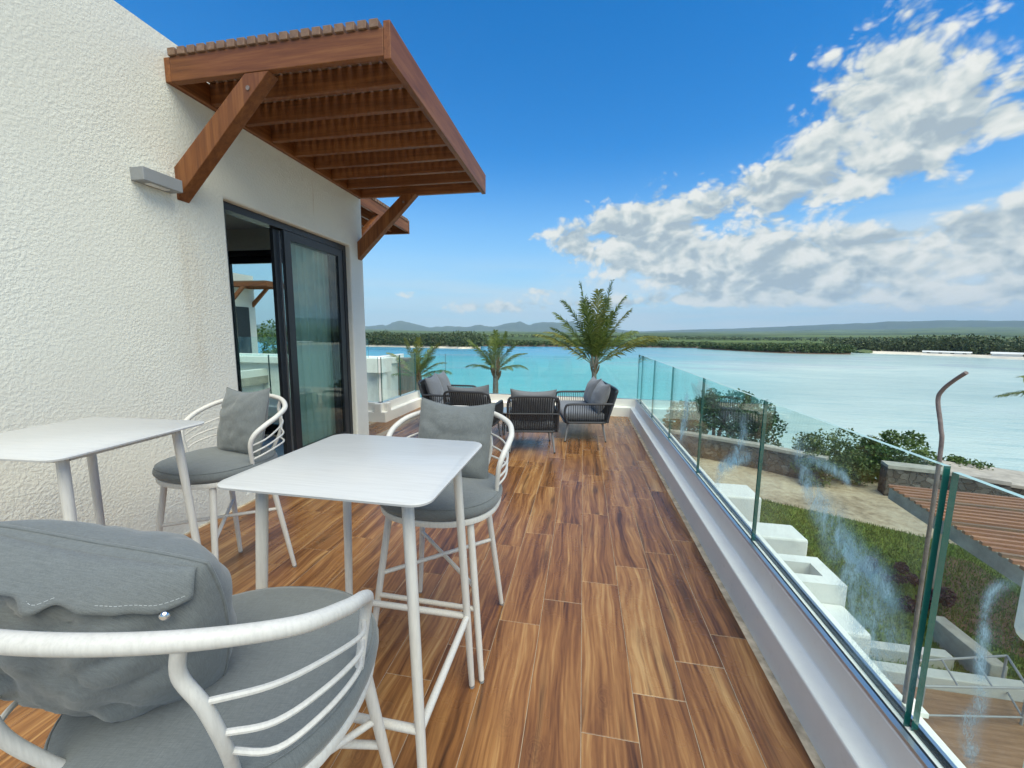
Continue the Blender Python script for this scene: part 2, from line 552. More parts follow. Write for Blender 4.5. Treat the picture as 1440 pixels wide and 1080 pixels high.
def mk_stone():
    m, g = new_mat('stone_wall')
    v = coord(g)
    vo = g.n('ShaderNodeTexVoronoi', feature='DISTANCE_TO_EDGE')
    wv = g.vm('ADD', v, g.vm('MULTIPLY', g.noise(v, 3, 3, .6, 0, 1), (.25, .25, .25)))
    g.put(vo.inputs['Vector'], wv)
    vo.inputs['Scale'].default_value = 4.2
    vc = g.n('ShaderNodeTexVoronoi')
    g.put(vc.inputs['Vector'], wv)
    vc.inputs['Scale'].default_value = 4.2
    j = g.rng(vo.outputs['Distance'], .0, .06)
    bw = g.n('ShaderNodeRGBToBW')
    g.put(bw.inputs[0], vc.outputs['Color'])
    c = g.ramp(bw.outputs[0], [(.2, (.085, .075, .066)), (.6, (.20, .18, .155)), (.9, (.34, .31, .27))])
    c = g.mix(g.noise(v, 9, 5, .6), c, (.10, .09, .075), 'MIX')
    c = g.mix(j, (.15, .135, .115), c)
    finish(g, principled(g, c, .95, g.bump(j, 1, .06), .15))
mk_stone()
def mk_sea():
    m, g = new_mat('sea')
    v = wpos(g)
    x, y, z = g.xyz(v)
    n = g.noise(g.vm('MULTIPLY', v, (.006, .012, 1)), 1, 5, .6, .5)
    n2 = g.noise(g.vm('MULTIPLY', v, (.03, .08, 1)), 1, 4, .6, .3)
    f = g.add(g.mul(n, .7), g.mul(n2, .3))
    turq = g.ramp(f, [(.33, (.075, .36, .40)), (.5, (.135, .48, .49)), (.68, (.22, .58, .56))])
    # pale sandy shallows plus cloud reflection put into the colour towards +x, deeper blue channel far out
    az = g.m('ARCTAN2', x, y)
    sh = g.rng(g.add(az, g.mul(g.sub(n, .5), .35)), -.05, .55)
    pale = g.ramp(f, [(.36, (.33, .46, .44)), (.5, (.45, .58, .54)), (.64, (.58, .69, .62))])
    c = g.mix(sh, turq, pale)
    dist = g.m('SQRT', g.add(g.mul(x, x), g.mul(y, y)))
    deep = g.mul(g.rng(g.add(dist, g.mul(g.sub(n2, .5), 70)), 75, 165), g.sub(1, sh))
    c = g.mix(g.mul(deep, .75), c, (.05, .27, .46))
    rf = g.rng(g.noise(g.vm('MULTIPLY', v, (.02, .055, 1)), 1, 5, .65, .8), .50, .72)
    rip = g.noise(g.vm('MULTIPLY', v, (.16, .9, 1)), 1, 4, .65, .4)
    c = g.mix(g.mul(rf, .55), c, (.32, .35, .43))
    c = g.mix(g.mul(g.rng(rip, .48, .72), .30), c, (.13, .34, .38))
    w1 = g.noise(g.vm('MULTIPLY', v, (.55, 1.1, 1)), 1, 5, .6, .5)
    w2 = g.noise(g.vm('MULTIPLY', v, (3.0, 5.5, 1)), 1, 4, .6, .3)
    b = g.bump(g.add(w1, g.mul(w2, .5)), .5, .25)
    finish(g, principled(g, c, .22, b, .16))
mk_sea()
def mk_plain():
    m, g = new_mat('far_plain')
    v = wpos(g)
    n = g.noise(g.vm('MULTIPLY', v, (.0022, .0022, .0)), 1, 6, .68, .6)
    c = g.ramp(n, [(.34, (.035, .060, .022)), (.47, (.055, .085, .030)), (.54, (.13, .18, .055)), (.62, (.06, .085, .032)), (.72, (.21, .22, .10))])
    finish(g, principled(g, c, .95, None, .1))
    m, g = new_mat('hill_green')
    v = wpos(g)
    n = g.noise(v, .004, 6, .65)
    c = g.ramp(n, [(.35, (.028, .048, .022)), (.65, (.065, .085, .04))])
    finish(g, principled(g, c, .95, None, .1))
mk_plain()

# ------------------------------------------------------------------ mesh builder
class MB:
    def __init__(s):
        s.v, s.f, s.m, s.uv = [], [], [], {}
    def quad(s, a, b, c, d, mi=0):
        i = len(s.v)
        s.v += [tuple(a), tuple(b), tuple(c), tuple(d)]
        s.f.append((i, i + 1, i + 2, i + 3))
        s.m.append(mi)
    def tri(s, a, b, c, mi=0):
        i = len(s.v)
        s.v += [tuple(a), tuple(b), tuple(c)]
        s.f.append((i, i + 1, i + 2))
        s.m.append(mi)
    def box(s, x0, x1, y0, y1, z0, z1, mi=0, bev=0):
        if bev:
            return s.rbox(x0, x1, y0, y1, z0, z1, bev, mi)
        i = len(s.v)
        s.v += [(x0, y0, z0), (x1, y0, z0), (x1, y1, z0), (x0, y1, z0), (x0, y0, z1), (x1, y0, z1), (x1, y1, z1), (x0, y1, z1)]
        for q in ((0, 3, 2, 1), (4, 5, 6, 7), (0, 1, 5, 4), (1, 2, 6, 5), (2, 3, 7, 6), (3, 0, 4, 7)):
            s.f.append(tuple(i + k for k in q))
            s.m.append(mi)
    def rbox(s, x0, x1, y0, y1, z0, z1, b, mi=0):
        """box with chamfered edges"""
        bm = bmesh.new()
        bmesh.ops.create_cube(bm, size=1)
        for v in bm.verts:
            v.co = Vector((x0 + (v.co.x + .5) * (x1 - x0), y0 + (v.co.y + .5) * (y1 - y0), z0 + (v.co.z + .5) * (z1 - z0)))
        bmesh.ops.bevel(bm, geom=list(bm.edges), offset=b, segments=2, profile=.5, affect='EDGES')
        bm.verts.index_update()
        i = len(s.v)
        s.v += [tuple(v.co) for v in bm.verts]
        for f in bm.faces:
            s.f.append(tuple(i + v.index for v in f.verts))
            s.m.append(mi)
        bm.free()
    def prism(s, poly, axis, a, b, mi=0, cap_mi=None):
        """extrude a closed polygon of 2-D points along an axis between a and b"""
        def mk(p, t):
            return {'x': (t, p[0], p[1]), 'y': (p[0], t, p[1]), 'z': (p[0], p[1], t)}[axis]
        i = len(s.v)
        n = len(poly)
        s.v += [mk(p, a) for p in poly] + [mk(p, b) for p in poly]
        for k in range(n):
            s.f.append((i + k, i + (k + 1) % n, i + n + (k + 1) % n, i + n + k))
            s.m.append(mi)
        s.f.append(tuple(i + k for k in range(n))[::-1])
        s.m.append(mi if cap_mi is None else cap_mi)
        s.f.append(tuple(i + n + k for k in range(n)))
        s.m.append(mi if cap_mi is None else cap_mi)
    def tube(s, pts, r, seg=10, closed=False, mi=0, flat=None):
        pts = [Vector(p) for p in pts]
        n = len(pts)
        rs = r if isinstance(r, (list, tuple)) else [r] * n
        tang = []
        for k in range(n):
            a = pts[(k - 1) % n] if (closed or k > 0) else pts[k]
            b = pts[(k + 1) % n] if (closed or k < n - 1) else pts[k]
            tang.append((b - a).normalized())
        ref = Vector((0, 0, 1)) if abs(tang[0].z) < .9 else Vector((1, 0, 0))
        nrm = (ref - tang[0] * ref.dot(tang[0])).normalized()
        i = len(s.v)
        for k in range(n):
            nrm = (nrm - tang[k] * nrm.dot(tang[k])).normalized()
            bi = tang[k].cross(nrm)
            for j in range(seg):
                a = 2 * math.pi * j / seg
                s.v.append(tuple(pts[k] + nrm * (math.cos(a) * rs[k]) + bi * (math.sin(a) * rs[k] * (flat or 1))))
        for k in range(n if closed else n - 1):
            k2 = (k + 1) % n
            for j in range(seg):
                j2 = (j + 1) % seg
                s.f.append((i + k * seg + j, i + k * seg + j2, i + k2 * seg + j2, i + k2 * seg + j))
                s.m.append(mi)
        if not closed:
            s.f.append(tuple(i + j for j in range(seg))[::-1])
            s.m.append(mi)
            s.f.append(tuple(i + (n - 1) * seg + j for j in range(seg)))
            s.m.append(mi)
    def ring(s, secs, mi=0, cap=True):
        """loft a list of equal-length closed loops"""
        i = len(s.v)
        n = len(secs[0])
        for q in secs:
            s.v += [tuple(p) for p in q]
        for k in range(len(secs) - 1):
            for j in range(n):
                j2 = (j + 1) % n
                s.f.append((i + k * n + j, i + k * n + j2, i + (k + 1) * n + j2, i + (k + 1) * n + j))
                s.m.append(mi)
        if cap:
            s.f.append(tuple(i + j for j in range(n))[::-1])
            s.m.append(mi)
            s.f.append(tuple(i + (len(secs) - 1) * n + j for j in range(n)))
            s.m.append(mi)
    def mesh(s, name, mats, smooth=False):
        me = bpy.data.meshes.new(name)
        me.from_pydata(s.v, [], s.f)
        for q in (mats if isinstance(mats, (list, tuple)) else [mats]):
            me.materials.append(MATS[q])
        if any(s.m):
            me.polygons.foreach_set('material_index', s.m)
        if smooth:
            me.shade_smooth() if smooth is True else me.shade_auto_smooth(angle=smooth) if hasattr(me, 'shade_auto_smooth') else None
        if smooth and smooth is not True:
            me.polygons.foreach_set('use_smooth', [True] * len(me.polygons))
            me.set_sharp_from_angle(angle=smooth)
        me.update()
        return me
    def build(s, name, mats, parent=None, smooth=False):
        o = bpy.data.objects.new(name, s.mesh(name, mats, smooth))
        col.objects.link(o)
        if parent is not None:
            o.parent = parent
        return o
SM = R(40)

def tag(o, label=None, cat=None, group=None, kind=None):
    for k, v in (('label', label), ('category', cat), ('group', group), ('kind', kind)):
        if v:
            o[k] = v
    return o
def empty(name, loc=(0, 0, 0), rz=0):
    o = bpy.data.objects.new(name, None)
    o.empty_display_size = .1
    o.location = loc
    o.rotation_euler = (0, 0, rz)
    col.objects.link(o)
    return o
def copy_tree(o, parent=None):
    c = o.copy()
    col.objects.link(c)
    c.parent = parent
    for ch in list(o.children):
        copy_tree(ch, c)
    return c
def fix_normals(o):
    bm = bmesh.new()
    bm.from_mesh(o.data)
    bmesh.ops.recalc_face_normals(bm, faces=bm.faces)
    bm.to_mesh(o.data)
    bm.free()
    return o
def catmull(P, n=8, closed=False):
    P = [Vector(p) for p in P]
    out = []
    N = len(P)
    rng = range(N if closed else N - 1)
    for i in rng:
        if closed:
            a, b, c, d = P[(i - 1) % N], P[i], P[(i + 1) % N], P[(i + 2) % N]
        else:
            b, c = P[i], P[i + 1]
            a = P[i - 1] if i else b + (b - c)
            d = P[i + 2] if i + 2 < N else c + (c - b)
        for k in range(n):
            t = k / n
            out.append(.5 * ((2 * b) + (c - a) * t + (2 * a - 5 * b + 4 * c - d) * t * t + (3 * b - a - 3 * c + d) * t ** 3))
    if not closed:
        out.append(P[-1])
    return out

# ================================================================== THE SETTING
GZ = -4.2        # garden level
SEA = -5.6
# --- sea
mb = MB()
mb.quad((-16000, -16000, SEA), (16000, -16000, SEA), (16000, 16000, SEA), (-16000, 16000, SEA))
tag(mb.build('sea', 'sea'), 'turquoise lagoon water reaching the far shore', 'sea', kind='structure')

# --- garden ground: sand sheet with the shore sloping into the water
def shore_y(x):
    # edge of the garden towards the sea
    return 19.2 - .30 * (x - 6) if x > 6 else 19.2 + .05 * (6 - x)
mb = MB()
xs = np.linspace(-60, 60, 61)
for a, b in zip(xs[:-1], xs[1:]):
    rows = [(-40, GZ), (5, GZ), (None, GZ), (1.0, SEA + .5), (6, SEA - .6)]
    def pt(x, r):
        y, z = r
        if y is None:
            return (x, shore_y(x), z)
        if z < GZ:
            return (x, shore_y(x) + y, z)
        return (x, y, z)
    for r0, r1 in zip(rows[:-1], rows[1:]):
        mb.quad(pt(a, r0), pt(b, r0), pt(b, r1), pt(a, r1))
tag(mb.build('sand_ground', 'sand'), 'pale trampled sand of the garden shore', 'ground', kind='structure')

# --- lawn sheet
mb = MB()
LP = [(1.3, 4), (1.3, 14.2), (4.2, 14.9), (6.0, 14.45), (8.2, 13.3), (10.6, 11.9), (12.5, 10.8), (12.5, 4)]
mb.f.append(tuple(range(len(LP))))
mb.v += [(x, y, GZ + .02) for x, y in LP]
mb.m.append(0)
tag(mb.build('lawn', 'lawn'), 'green lawn below the terrace', 'lawn', kind='structure')
# grass blades give the lawn its nap
def leaf_quads(n, pos_fn, size, seed, droop=.0):
    rg = np.random.default_rng(seed)
    p = pos_fn(rg, n)
    a = rg.normal(size=(n, 3))
    a /= np.linalg.norm(a, axis=1)[:, None]
    b = rg.normal(size=(n, 3))
    b -= a * np.sum(a * b, 1)[:, None]
    b /= np.linalg.norm(b, axis=1)[:, None]
    s = size * rg.uniform(.55, 1.25, n)[:, None]
    P = np.stack([p - a * s, p + b * s * .55, p + a * s, p - b * s * .55], 1)
    return P.reshape(-1, 3)
def quads_obj(name, V, mat, parent=None):
    n = len(V) // 4
    me = bpy.data.meshes.new(name)
    me.vertices.add(len(V))
    me.vertices.foreach_set('co', V.astype(np.float32).ravel())
    me.loops.add(n * 4)
    me.loops.foreach_set('vertex_index', np.arange(n * 4, dtype=np.int32))
    me.polygons.add(n)
    me.polygons.foreach_set('loop_start', np.arange(0, n * 4, 4, dtype=np.int32))
    me.polygons.foreach_set('loop_total', np.full(n, 4, dtype=np.int32))
    me.materials.append(MATS[mat])
    me.update()
    me.validate()
    o = bpy.data.objects.new(name, me)
    col.objects.link(o)
    if parent:
        o.parent = parent
    return o
def in_poly(x, y, poly):
    r = np.zeros(len(x), bool)
    j = len(poly) - 1
    for i in range(len(poly)):
        xi, yi = poly[i]
        xj, yj = poly[j]
        c = ((yi > y) != (yj > y)) & (x < (xj - xi) * (y - yi) / (yj - yi + 1e-9) + xi)
        r ^= c
        j = i
    return r
rg = np.random.default_rng(3)
n = 60000
gx, gy = rg.uniform(1.3, 12.5, n), rg.uniform(6.5, 14.9, n)
k = in_poly(gx, gy, LP)
gx, gy = gx[k], gy[k]
n = len(gx)
ang = rg.uniform(0, 6.283, n)
h = rg.uniform(.04, .11, n)
w = .012
bx, by = np.cos(ang) * w, np.sin(ang) * w
lx, ly = rg.normal(0, .03, n), rg.normal(0, .03, n)
z0 = np.full(n, GZ + .015)
V = np.stack([np.stack([gx - bx, gy - by, z0], 1), np.stack([gx + bx, gy + by, z0], 1),
              np.stack([gx + bx * .3 + lx, gy + by * .3 + ly, z0 + h], 1), np.stack([gx - bx * .3 + lx, gy - by * .3 + ly, z0 + h], 1)], 1).reshape(-1, 3)
tag(quads_obj('lawn_grass', V, 'grass'), 'short green grass blades covering the lawn', 'grass', kind='stuff')

# soil bed crossing the lawn (brown path of earth)
mb = MB()
BED = [(6.75, 8.75), (7.3, 8.6), (8.0, 7.6), (8.6, 7.6), (9.6, 9.6), (9.9, 11.2), (9.2, 11.6), (8.3, 10.2), (7.6, 9.6)]
mb.v += [(x, y, GZ + .032) for x, y in BED]
mb.f.append(tuple(range(len(BED))))
mb.m.append(0)
tag(mb.build('earth_path', 'soil'), 'bare brown earth path curving across the lawn', 'path', kind='structure')

# --- far land: low plain, beaches, tree belts, hills
def strip(name, pts, width, z, mat, label, cat, kind='structure'):
    mb = MB()
    for (a, b) in zip(pts[:-1], pts[1:]):
        da = Vector((a[0], a[1])).normalized() * width
        db = Vector((b[0], b[1])).normalized() * width
        mb.quad((a[0], a[1], SEA - .5), (b[0], b[1], SEA - .5), (b[0] + db.x * .04, b[1] + db.y * .04, z), (a[0] + da.x * .04, a[1] + da.y * .04, z))
        mb.quad((a[0] + da.x * .04, a[1] + da.y * .04, z), (b[0] + db.x * .04, b[1] + db.y * .04, z), (b[0] + db.x, b[1] + db.y, z), (a[0] + da.x, a[1] + da.y, z))
    return tag(mb.build(name, mat), label, cat, kind=kind)
def shore_pts(px):
    return [pix(x, y, SEA) for x, y in px]
# waterlines read off the photograph
S_left = shore_pts([(505, 487.0), (560, 488.2), (610, 489.4), (650, 490.6), (676, 490.0)])
S_mid = shore_pts([(640, 487.0), (700, 487.4), (760, 487.6), (830, 488.2), (900, 488.6), (985, 489.6)])
S_isl = shore_pts([(985, 490.8), (1040, 494.0), (1100, 497.0), (1150, 498.2), (1196, 498.6)])
S_right = shore_pts([(1165, 495.0), (1230, 497.2), (1280, 498.8), (1340, 501.2), (1400, 504.2), (1470, 508.0), (1560, 514)])
strip('beach', S_left, 60, SEA + .75, 'beach_sand', 'white sand beach of the wooded point across the lagoon', 'beach')
strip('mangrove_mud', S_mid, 90, SEA + .25, 'soil', 'dark mud under the mangroves across the lagoon', 'ground')
strip('island_mud', S_isl, 22, SEA + .3, 'soil', 'dark mud of the mangrove island', 'ground')
strip('shore_sand', S_right, 70, SEA + .7, 'beach_sand', 'pale sand shore under the tall trees across the bay', 'beach')
# plain far beyond, gently rising
mb = MB()
rows = [(300, SEA + .4), (700, -2), (1500, 4), (3200, 16), (5000, 30), (7600, 40)]
azs = np.radians(np.linspace(-75, 75, 76))
def plain_z(r, z, a):
    deg = math.degrees(a)
    k = 1 + max(0, (deg - 5) / 30) * 1.6 * min(1, r / 5000)
    bump_ = 1 + .35 * mnoise.noise(Vector((deg * .12, r * .0006, 0)))
    return z * k * bump_ if z > 0 else z
for (r0, z0_), (r1, z1_) in zip(rows[:-1], rows[1:]):
    for a0, a1 in zip(azs[:-1], azs[1:]):
        P = []
        for r_, z_, a_ in ((r0, z0_, a0), (r0, z0_, a1), (r1, z1_, a1), (r1, z1_, a0)):
            P.append((math.sin(a_) * r_, math.cos(a_) * r_, plain_z(r_, z_, a_)))
        mb.quad(*P)
tag(mb.build('far_plain', 'far_plain', smooth=True), 'distant cultivated plain beyond the lagoon', 'land', kind='structure')
def ridge(name, r, prof, label, depth=1500, seed=0, jag=.12):
    """prof: (azimuth deg, crest height in metres)"""
    mb = MB()
    A = np.linspace(prof[0][0], prof[-1][0], 220)
    Hh = np.interp(A, [p[0] for p in prof], [p[1] for p in prof])
    secs = []
    for a_, h_ in zip(A, Hh):
        f_ = 1 + jag * mnoise.fractal(Vector((a_ * .55, seed, 0)), 1, 2, 5)
        hh = max(2, h_ * f_)
        row = []
        for t, kz in ((-1, 0), (-.75, .22), (-.5, .5), (-.25, .8), (0, 1), (.4, .6), (1, 0)):
            rr = r + t * depth * (1 + .25 * mnoise.noise(Vector((a_ * .9, t * 3, seed + 5))))
            zz = hh * kz * (1 + .22 * (1 - kz) * mnoise.fractal(Vector((a_ * .8, t * 2, seed + 9)), 1, 2, 4))
            row.append((math.sin(R(a_)) * rr, math.cos(R(a_)) * rr, zz * .77 - 4))
        secs.append(row)
    for s0, s1 in zip(secs[:-1], secs[1:]):
        for j in range(len(s0) - 1):
            mb.quad(s0[j], s1[j], s1[j + 1], s0[j + 1])
    me = mb.build(name, 'hill_green')
    bm = bmesh.new()
    bm.from_mesh(me.data)
    bmesh.ops.remove_doubles(bm, verts=bm.verts, dist=.01)
    bm.to_mesh(me.data)
    bm.free()
    me.data.shade_smooth()
    return tag(me, label, 'hills', kind='structure')
ridge('hills', 6300, [(-60, 40), (-42, 120), (-33, 110), (-28, 150), (-26, 240), (-24.5, 190), (-22, 110), (-19, 150), (-17, 120), (-15, 180), (-13, 140),
                      (-11, 210), (-9, 260), (-8, 190), (-6, 250), (-4, 230), (-2, 275), (0, 160), (3, 140), (6, 90), (10, 60)],
      'blue mountains low on the horizon beyond the wooded point', 900, 1, .22)
ridge('upland', 6600, [(2, 40), (8, 80), (14, 120), (20, 150), (28, 210), (33, 250), (37, 262), (42, 245), (50, 200), (65, 120)],
      'long blue upland on the horizon beyond the bay', 1200, 4, .05)

def belt(name, line, depth, hgt, n_clump, mat, label, seed, leaf=.5, per=70, wild=.45):
    """a far belt of trees as one mass of leaf faces over a set of crowns"""
    rg = np.random.default_rng(seed)
    L = [np.array((p[0], p[1])) for p in line]
    seg = np.array([np.linalg.norm(b - a) for a, b in zip(L[:-1], L[1:])])
    cum = np.concatenate([[0], np.cumsum(seg)])
    allV = []
    for i in range(n_clump):
        t = rg.uniform(0, cum[-1])
        k_ = min(len(seg) - 1, np.searchsorted(cum, t) - 1 if t > 0 else 0)
        f_ = (t - cum[k_]) / seg[k_]
        p = L[k_] * (1 - f_) + L[k_ + 1] * f_
        p = p + p / np.linalg.norm(p) * (2.5 + depth * rg.uniform(0, 1) ** 1.4)
        big = mnoise.noise(Vector((p[0] * .03, p[1] * .03, seed)))
        hh = hgt * (1 + wild * big * 1.6) * rg.uniform(1 - wild, 1 + wild * .6)
        rr = hh * rg.uniform(.35, .65)
        m_ = per
        u = rg.normal(size=(m_, 3))
        u /= np.linalg.norm(u, axis=1)[:, None]
        rad = rg.uniform(.6, 1, m_)[:, None] ** .5
        c = np.array((p[0], p[1], SEA + .3 + hh * .55))
        P = c + u * rad * np.array((rr, rr, hh * .48))
        allV.append(leaf_quads(m_, lambda r_, n_: P, leaf, seed * 1000 + i))
    return tag(quads_obj(name, np.concatenate(allV), mat), label, 'trees', kind='stuff')
belt('far_wood', S_left, 45, 5.6, 460, 'leaf_far', 'wooded point with dark trees behind the white beach', 11, .55, 60)
belt('mangrove', S_mid, 50, 2.5, 620, 'leaf_far_green', 'low mangrove wood along the far side of the lagoon', 12, .55, 55, .25)
belt('mangrove_island', S_isl, 14, 3.2, 300, 'leaf_far_green', 'rounded green mangrove island in the bay', 13, .45, 80, .3)
belt('shore_wood', [p + p.normalized() * 14 for p in S_right], 36, 5.6, 460, 'leaf_far', 'tall dark trees behind the sandy shore with the white sheds', 14, .55, 80, .3)
belt('back_wood', [Vector((math.sin(R(a)) * 520, math.cos(R(a)) * 520, 0)) for a in range(-35, 52, 6)], 260, 4.5, 1000, 'leaf_far',
     'distant strip of woodland behind the lagoon', 15, .9, 40, .3)
# rocks in the bay
for i, (x, y, s) in enumerate(((1216, 496.5, 1.6), (1228, 494.8, .9), (990, 490.2, 1.2))):
    c = pix(x, y, SEA)
    bm = bmesh.new()
    bmesh.ops.create_icosphere(bm, subdivisions=3, radius=1)
    for v in bm.verts:
        v.co *= 1 + .3 * mnoise.fractal(v.co * 1.3 + Vector((i * 5, 0, 0)), 1, 2, 4)
        v.co.x *= s * 2.6
        v.co.y *= s * 1.5
        v.co.z *= s * .8
    me = bpy.data.meshes.new('rock_islet')
    bm.to_mesh(me)
    bm.free()
    me.materials.append(MATS['leaf_far_green'])
    o = bpy.data.objects.new('rock_islet', me)
    o.location = (c.x, c.y, SEA + .2)
    col.objects.link(o)
    tag(o, ('larger green-topped rock islet off the tip of the mangrove island', 'smallest green-topped rock beside the rock islet',
            'dark rock at the end of the mangroves by open water')[i], 'rock')
# pale villas and sheds on the far shores
def far_house(x, y, w, h, dep, label, roofm='masonry_white', zoff=0., back=7.):
    c = pix(x, y, SEA)
    c = c + Vector((c.x, c.y, 0)).normalized() * back
    root = empty('far_house', (c.x, c.y, SEA + .7 + zoff), -math.atan2(c.x, c.y))
    mb = MB()
    mb.box(-w / 2, w / 2, 0, dep, -.8, h)
    mb.build('wall', 'masonry_white', root)
    mb = MB()
    mb.prism([(-.4, h), (dep + .4, h), (dep / 2, h + .35 * dep)], 'x', -w / 2 - .3, w / 2 + .3)
    mb.build('roof', roofm, root)
    for k in range(max(2, int(w / 3))):
        mb = MB()
        xx = -w / 2 + (k + .5) * w / max(2, int(w / 3))
        mb.box(xx - .5, xx + .5, -.06, .02, .4, h - .5)
        mb.build('window', 'dark_frame', root)
    tag(root, label, 'house')
far_house(604, 489.3, 7, 1.5, 4, 'red-roofed beach house between trees behind the white beach', 'roof_brown')
far_house(641, 490.4, 1.6, 1.3, 1.6, 'small white beach pavilion at the end of the white beach')
far_house(1330, 500.9, 13, .6, 1.4, 'long low white shed on the shore under the tall trees')
far_house(1415, 505.0, 7, .9, 1.8, 'short white shed beside the long low one on the shore')

# ================================================================== TERRACE
# slab
mb = MB()
mb.box(-3.30, 1.00, -2.6, 7.25, -.30, -.0022)
mb.box(-9.5, -3.302, 4.70, 5.95, -.30, -.0022)
floor = tag(mb.build('terrace_floor', 'grout'), 'upper terrace floor laid with wood-look tiles', 'floor', kind='structure')
mb = MB()
mb.box(.822, .858, -2.6, 7.1, -.012, -.0008)
mb.build('mortar_edge', 'edge_mortar', floor)
mb = MB()
mb.box(-2.775, -2.745, -2.6, 4.66, -.012, -.0008)
mb.build('mortar_edge', 'edge_mortar', floor)
# tiles, each an object of its own
PW, PL, GAP = .2065, .90, .0028
plank_cache = {}
def plank(x0, x1, y0, y1):
    w, l = round(x1 - x0, 3), round(y1 - y0, 3)
    if w < .02 or l < .02:
        return
    if (w, l) not in plank_cache:
        mb = MB()
        b = .0012
        mb.ring([[(-w / 2, -l / 2, -.012), (w / 2, -l / 2, -.012), (w / 2, l / 2, -.012), (-w / 2, l / 2, -.012)],
                 [(-w / 2, -l / 2, -b), (w / 2, -l / 2, -b), (w / 2, l / 2, -b), (-w / 2, l / 2, -b)],
                 [(-w / 2 + b, -l / 2 + b, 0), (w / 2 - b, -l / 2 + b, 0), (w / 2 - b, l / 2 - b, 0), (-w / 2 + b, l / 2 - b, 0)]])
        plank_cache[(w, l)] = mb.mesh('floor_tile', 'plank_tile')
    o = bpy.data.objects.new('floor_tile', plank_cache[(w, l)])
    o.location = ((x0 + x1) / 2, (y0 + y1) / 2, -.0004 * random.random())
    if random.random() < .5:
        o.rotation_euler.z = math.pi
    o.parent = floor
    col.objects.link(o)
for k in range(-16, 5):
    xa = .039 + k * PW + GAP / 2
    xb = xa + PW - GAP
    xb = min(xb, .822)
    ylo, yhi = .55, 7.095
    if xb < -2.745 - .05:
        ylo = 4.68
    if xa < -2.745 and xb > -2.745:
        xa = -2.742
    if xb < -3.08:
        yhi = 5.735
    if xb - xa < .03:
        continue
    y = 2.19 + .2 * k
    y -= math.floor((y - ylo) / PL + 1) * PL
    while y < yhi:
        plank(xa, xb, max(y + GAP / 2, ylo), min(y + PL - GAP / 2, yhi))
        y += PL

# kerbs
def kerb(name, poly, axis, a, b, label):
    mb = MB()
    mb.prism(poly, axis, a, b)
    o = fix_normals(mb.build(name, 'kerb_white'))
    md = o.modifiers.new('bevel', 'BEVEL')
    md.width = .008
    md.segments = 2
    return tag(o, label, 'kerb', 'white kerbs round the terrace')
KP = [(.857, -.006), (.862, .162), (.94, .166), (.942, .30), (1.06, .30), (1.06, -.3), (.857, -.3)]
kerb('terrace_kerb', KP, 'y', -2.6, 7.10, 'long white stepped kerb under the stained glass along the deck')
KB = [(7.098, -.012), (7.102, .162), (7.178, .166), (7.18, .30), (7.30, .30), (7.30, -.3), (7.098, -.3)]
kerb('terrace_kerb', KB, 'x', -3.10, 1.06, 'white kerb across the far end of the deck behind the lounge seats')
KL = [(-3.10, -.012), (-3.105, .162), (-3.18, .166), (-3.182, .30), (-3.30, .30), (-3.30, -.3), (-3.10, -.3)]
kerb('terrace_kerb', KL, 'y', 5.74, 7.30, 'short white kerb between the house corner and the far end')
KC = [(5.738, -.012), (5.742, .162), (5.82, .166), (5.822, .30), (5.94, .30), (5.94, -.3), (5.738, -.3)]
kerb('terrace_kerb', KC, 'x', -9.5, -3.105, 'white kerb running behind the house past the end door')

# glass balustrades
def glass_panel(parent, p0, p1, z0, z1, t=.0085, name='glass_panel'):
    """an upright pane between two plan points"""
    a, b = Vector((p0[0], p0[1], 0)), Vector((p1[0], p1[1], 0))
    dr = (b - a).normalized()
    nn = Vector((-dr.y, dr.x, 0)) * t
    mb = MB()
    def q(p, s, z): return p + nn * s + Vector((0, 0, z))
    A0, A1, B0, B1 = (lambda z: q(a, -1, z)), (lambda z: q(a, 1, z)), (lambda z: q(b, -1, z)), (lambda z: q(b, 1, z))
    mb.quad(A0(z0), B0(z0), B0(z1), A0(z1), 0)
    mb.quad(B1(z0), A1(z0), A1(z1), B1(z1), 0)
    mb.quad(A0(z1), B0(z1), B1(z1), A1(z1), 2)
    mb.quad(A0(z0), A1(z0), B1(z0), B0(z0), 1)
    mb.quad(A1(z0), A0(z0), A0(z1), A1(z1), 1)
    mb.quad(B0(z0), B1(z0), B1(z1), B0(z1), 1)
    return mb.build(name, ['glass', 'glass_edge', 'glass_top'], parent)
simple('glass_top', (.36, .56, .54), .15, .05, spec=.8)
XG, TOP = .985, 1.105
JY = [-.60, .50, 1.215, 2.30, 3.41, 4.53, 5.66, 6.78, 7.235]
rail = empty('glass_balustrade', (XG, 3.2, .30))
tag(rail, 'long frameless glass balustrade with chalky stains beside the deck', 'balustrade', 'frameless glass balustrades round the terrace')
def under(o, root):
    o.matrix_parent_inverse = Matrix.Translation(-Vector(root.location))
    return o
panels = []
for y0, y1 in zip(JY[:-1], JY[1:]):
    near = y1 < 1.3
    o = under(glass_panel(rail, (XG + (.012 if near else 0), y0 + .006), (XG + (.012 if near else 0), y1 - .006), .28, TOP - (.012 if near else 0)), rail)
    panels.append(o)
mb = MB()
mb.box(.9435, .962, -2.6, 7.178, .3005, .312)
under(mb.build('clamp_cap', 'channel_metal', rail), rail)
mb = MB()
mb.box(.962, .9755, -2.6, 7.178, .296, .306)
mb.box(.9955, 1.008, -2.6, 7.178, .296, .306)
under(mb.build('gasket', 'gasket', rail), rail)
mb = MB()
mb.box(1.010, 1.022, -2.6, 7.2, .3005, .312)
under(mb.build('clamp_cap', 'channel_metal', rail), rail)

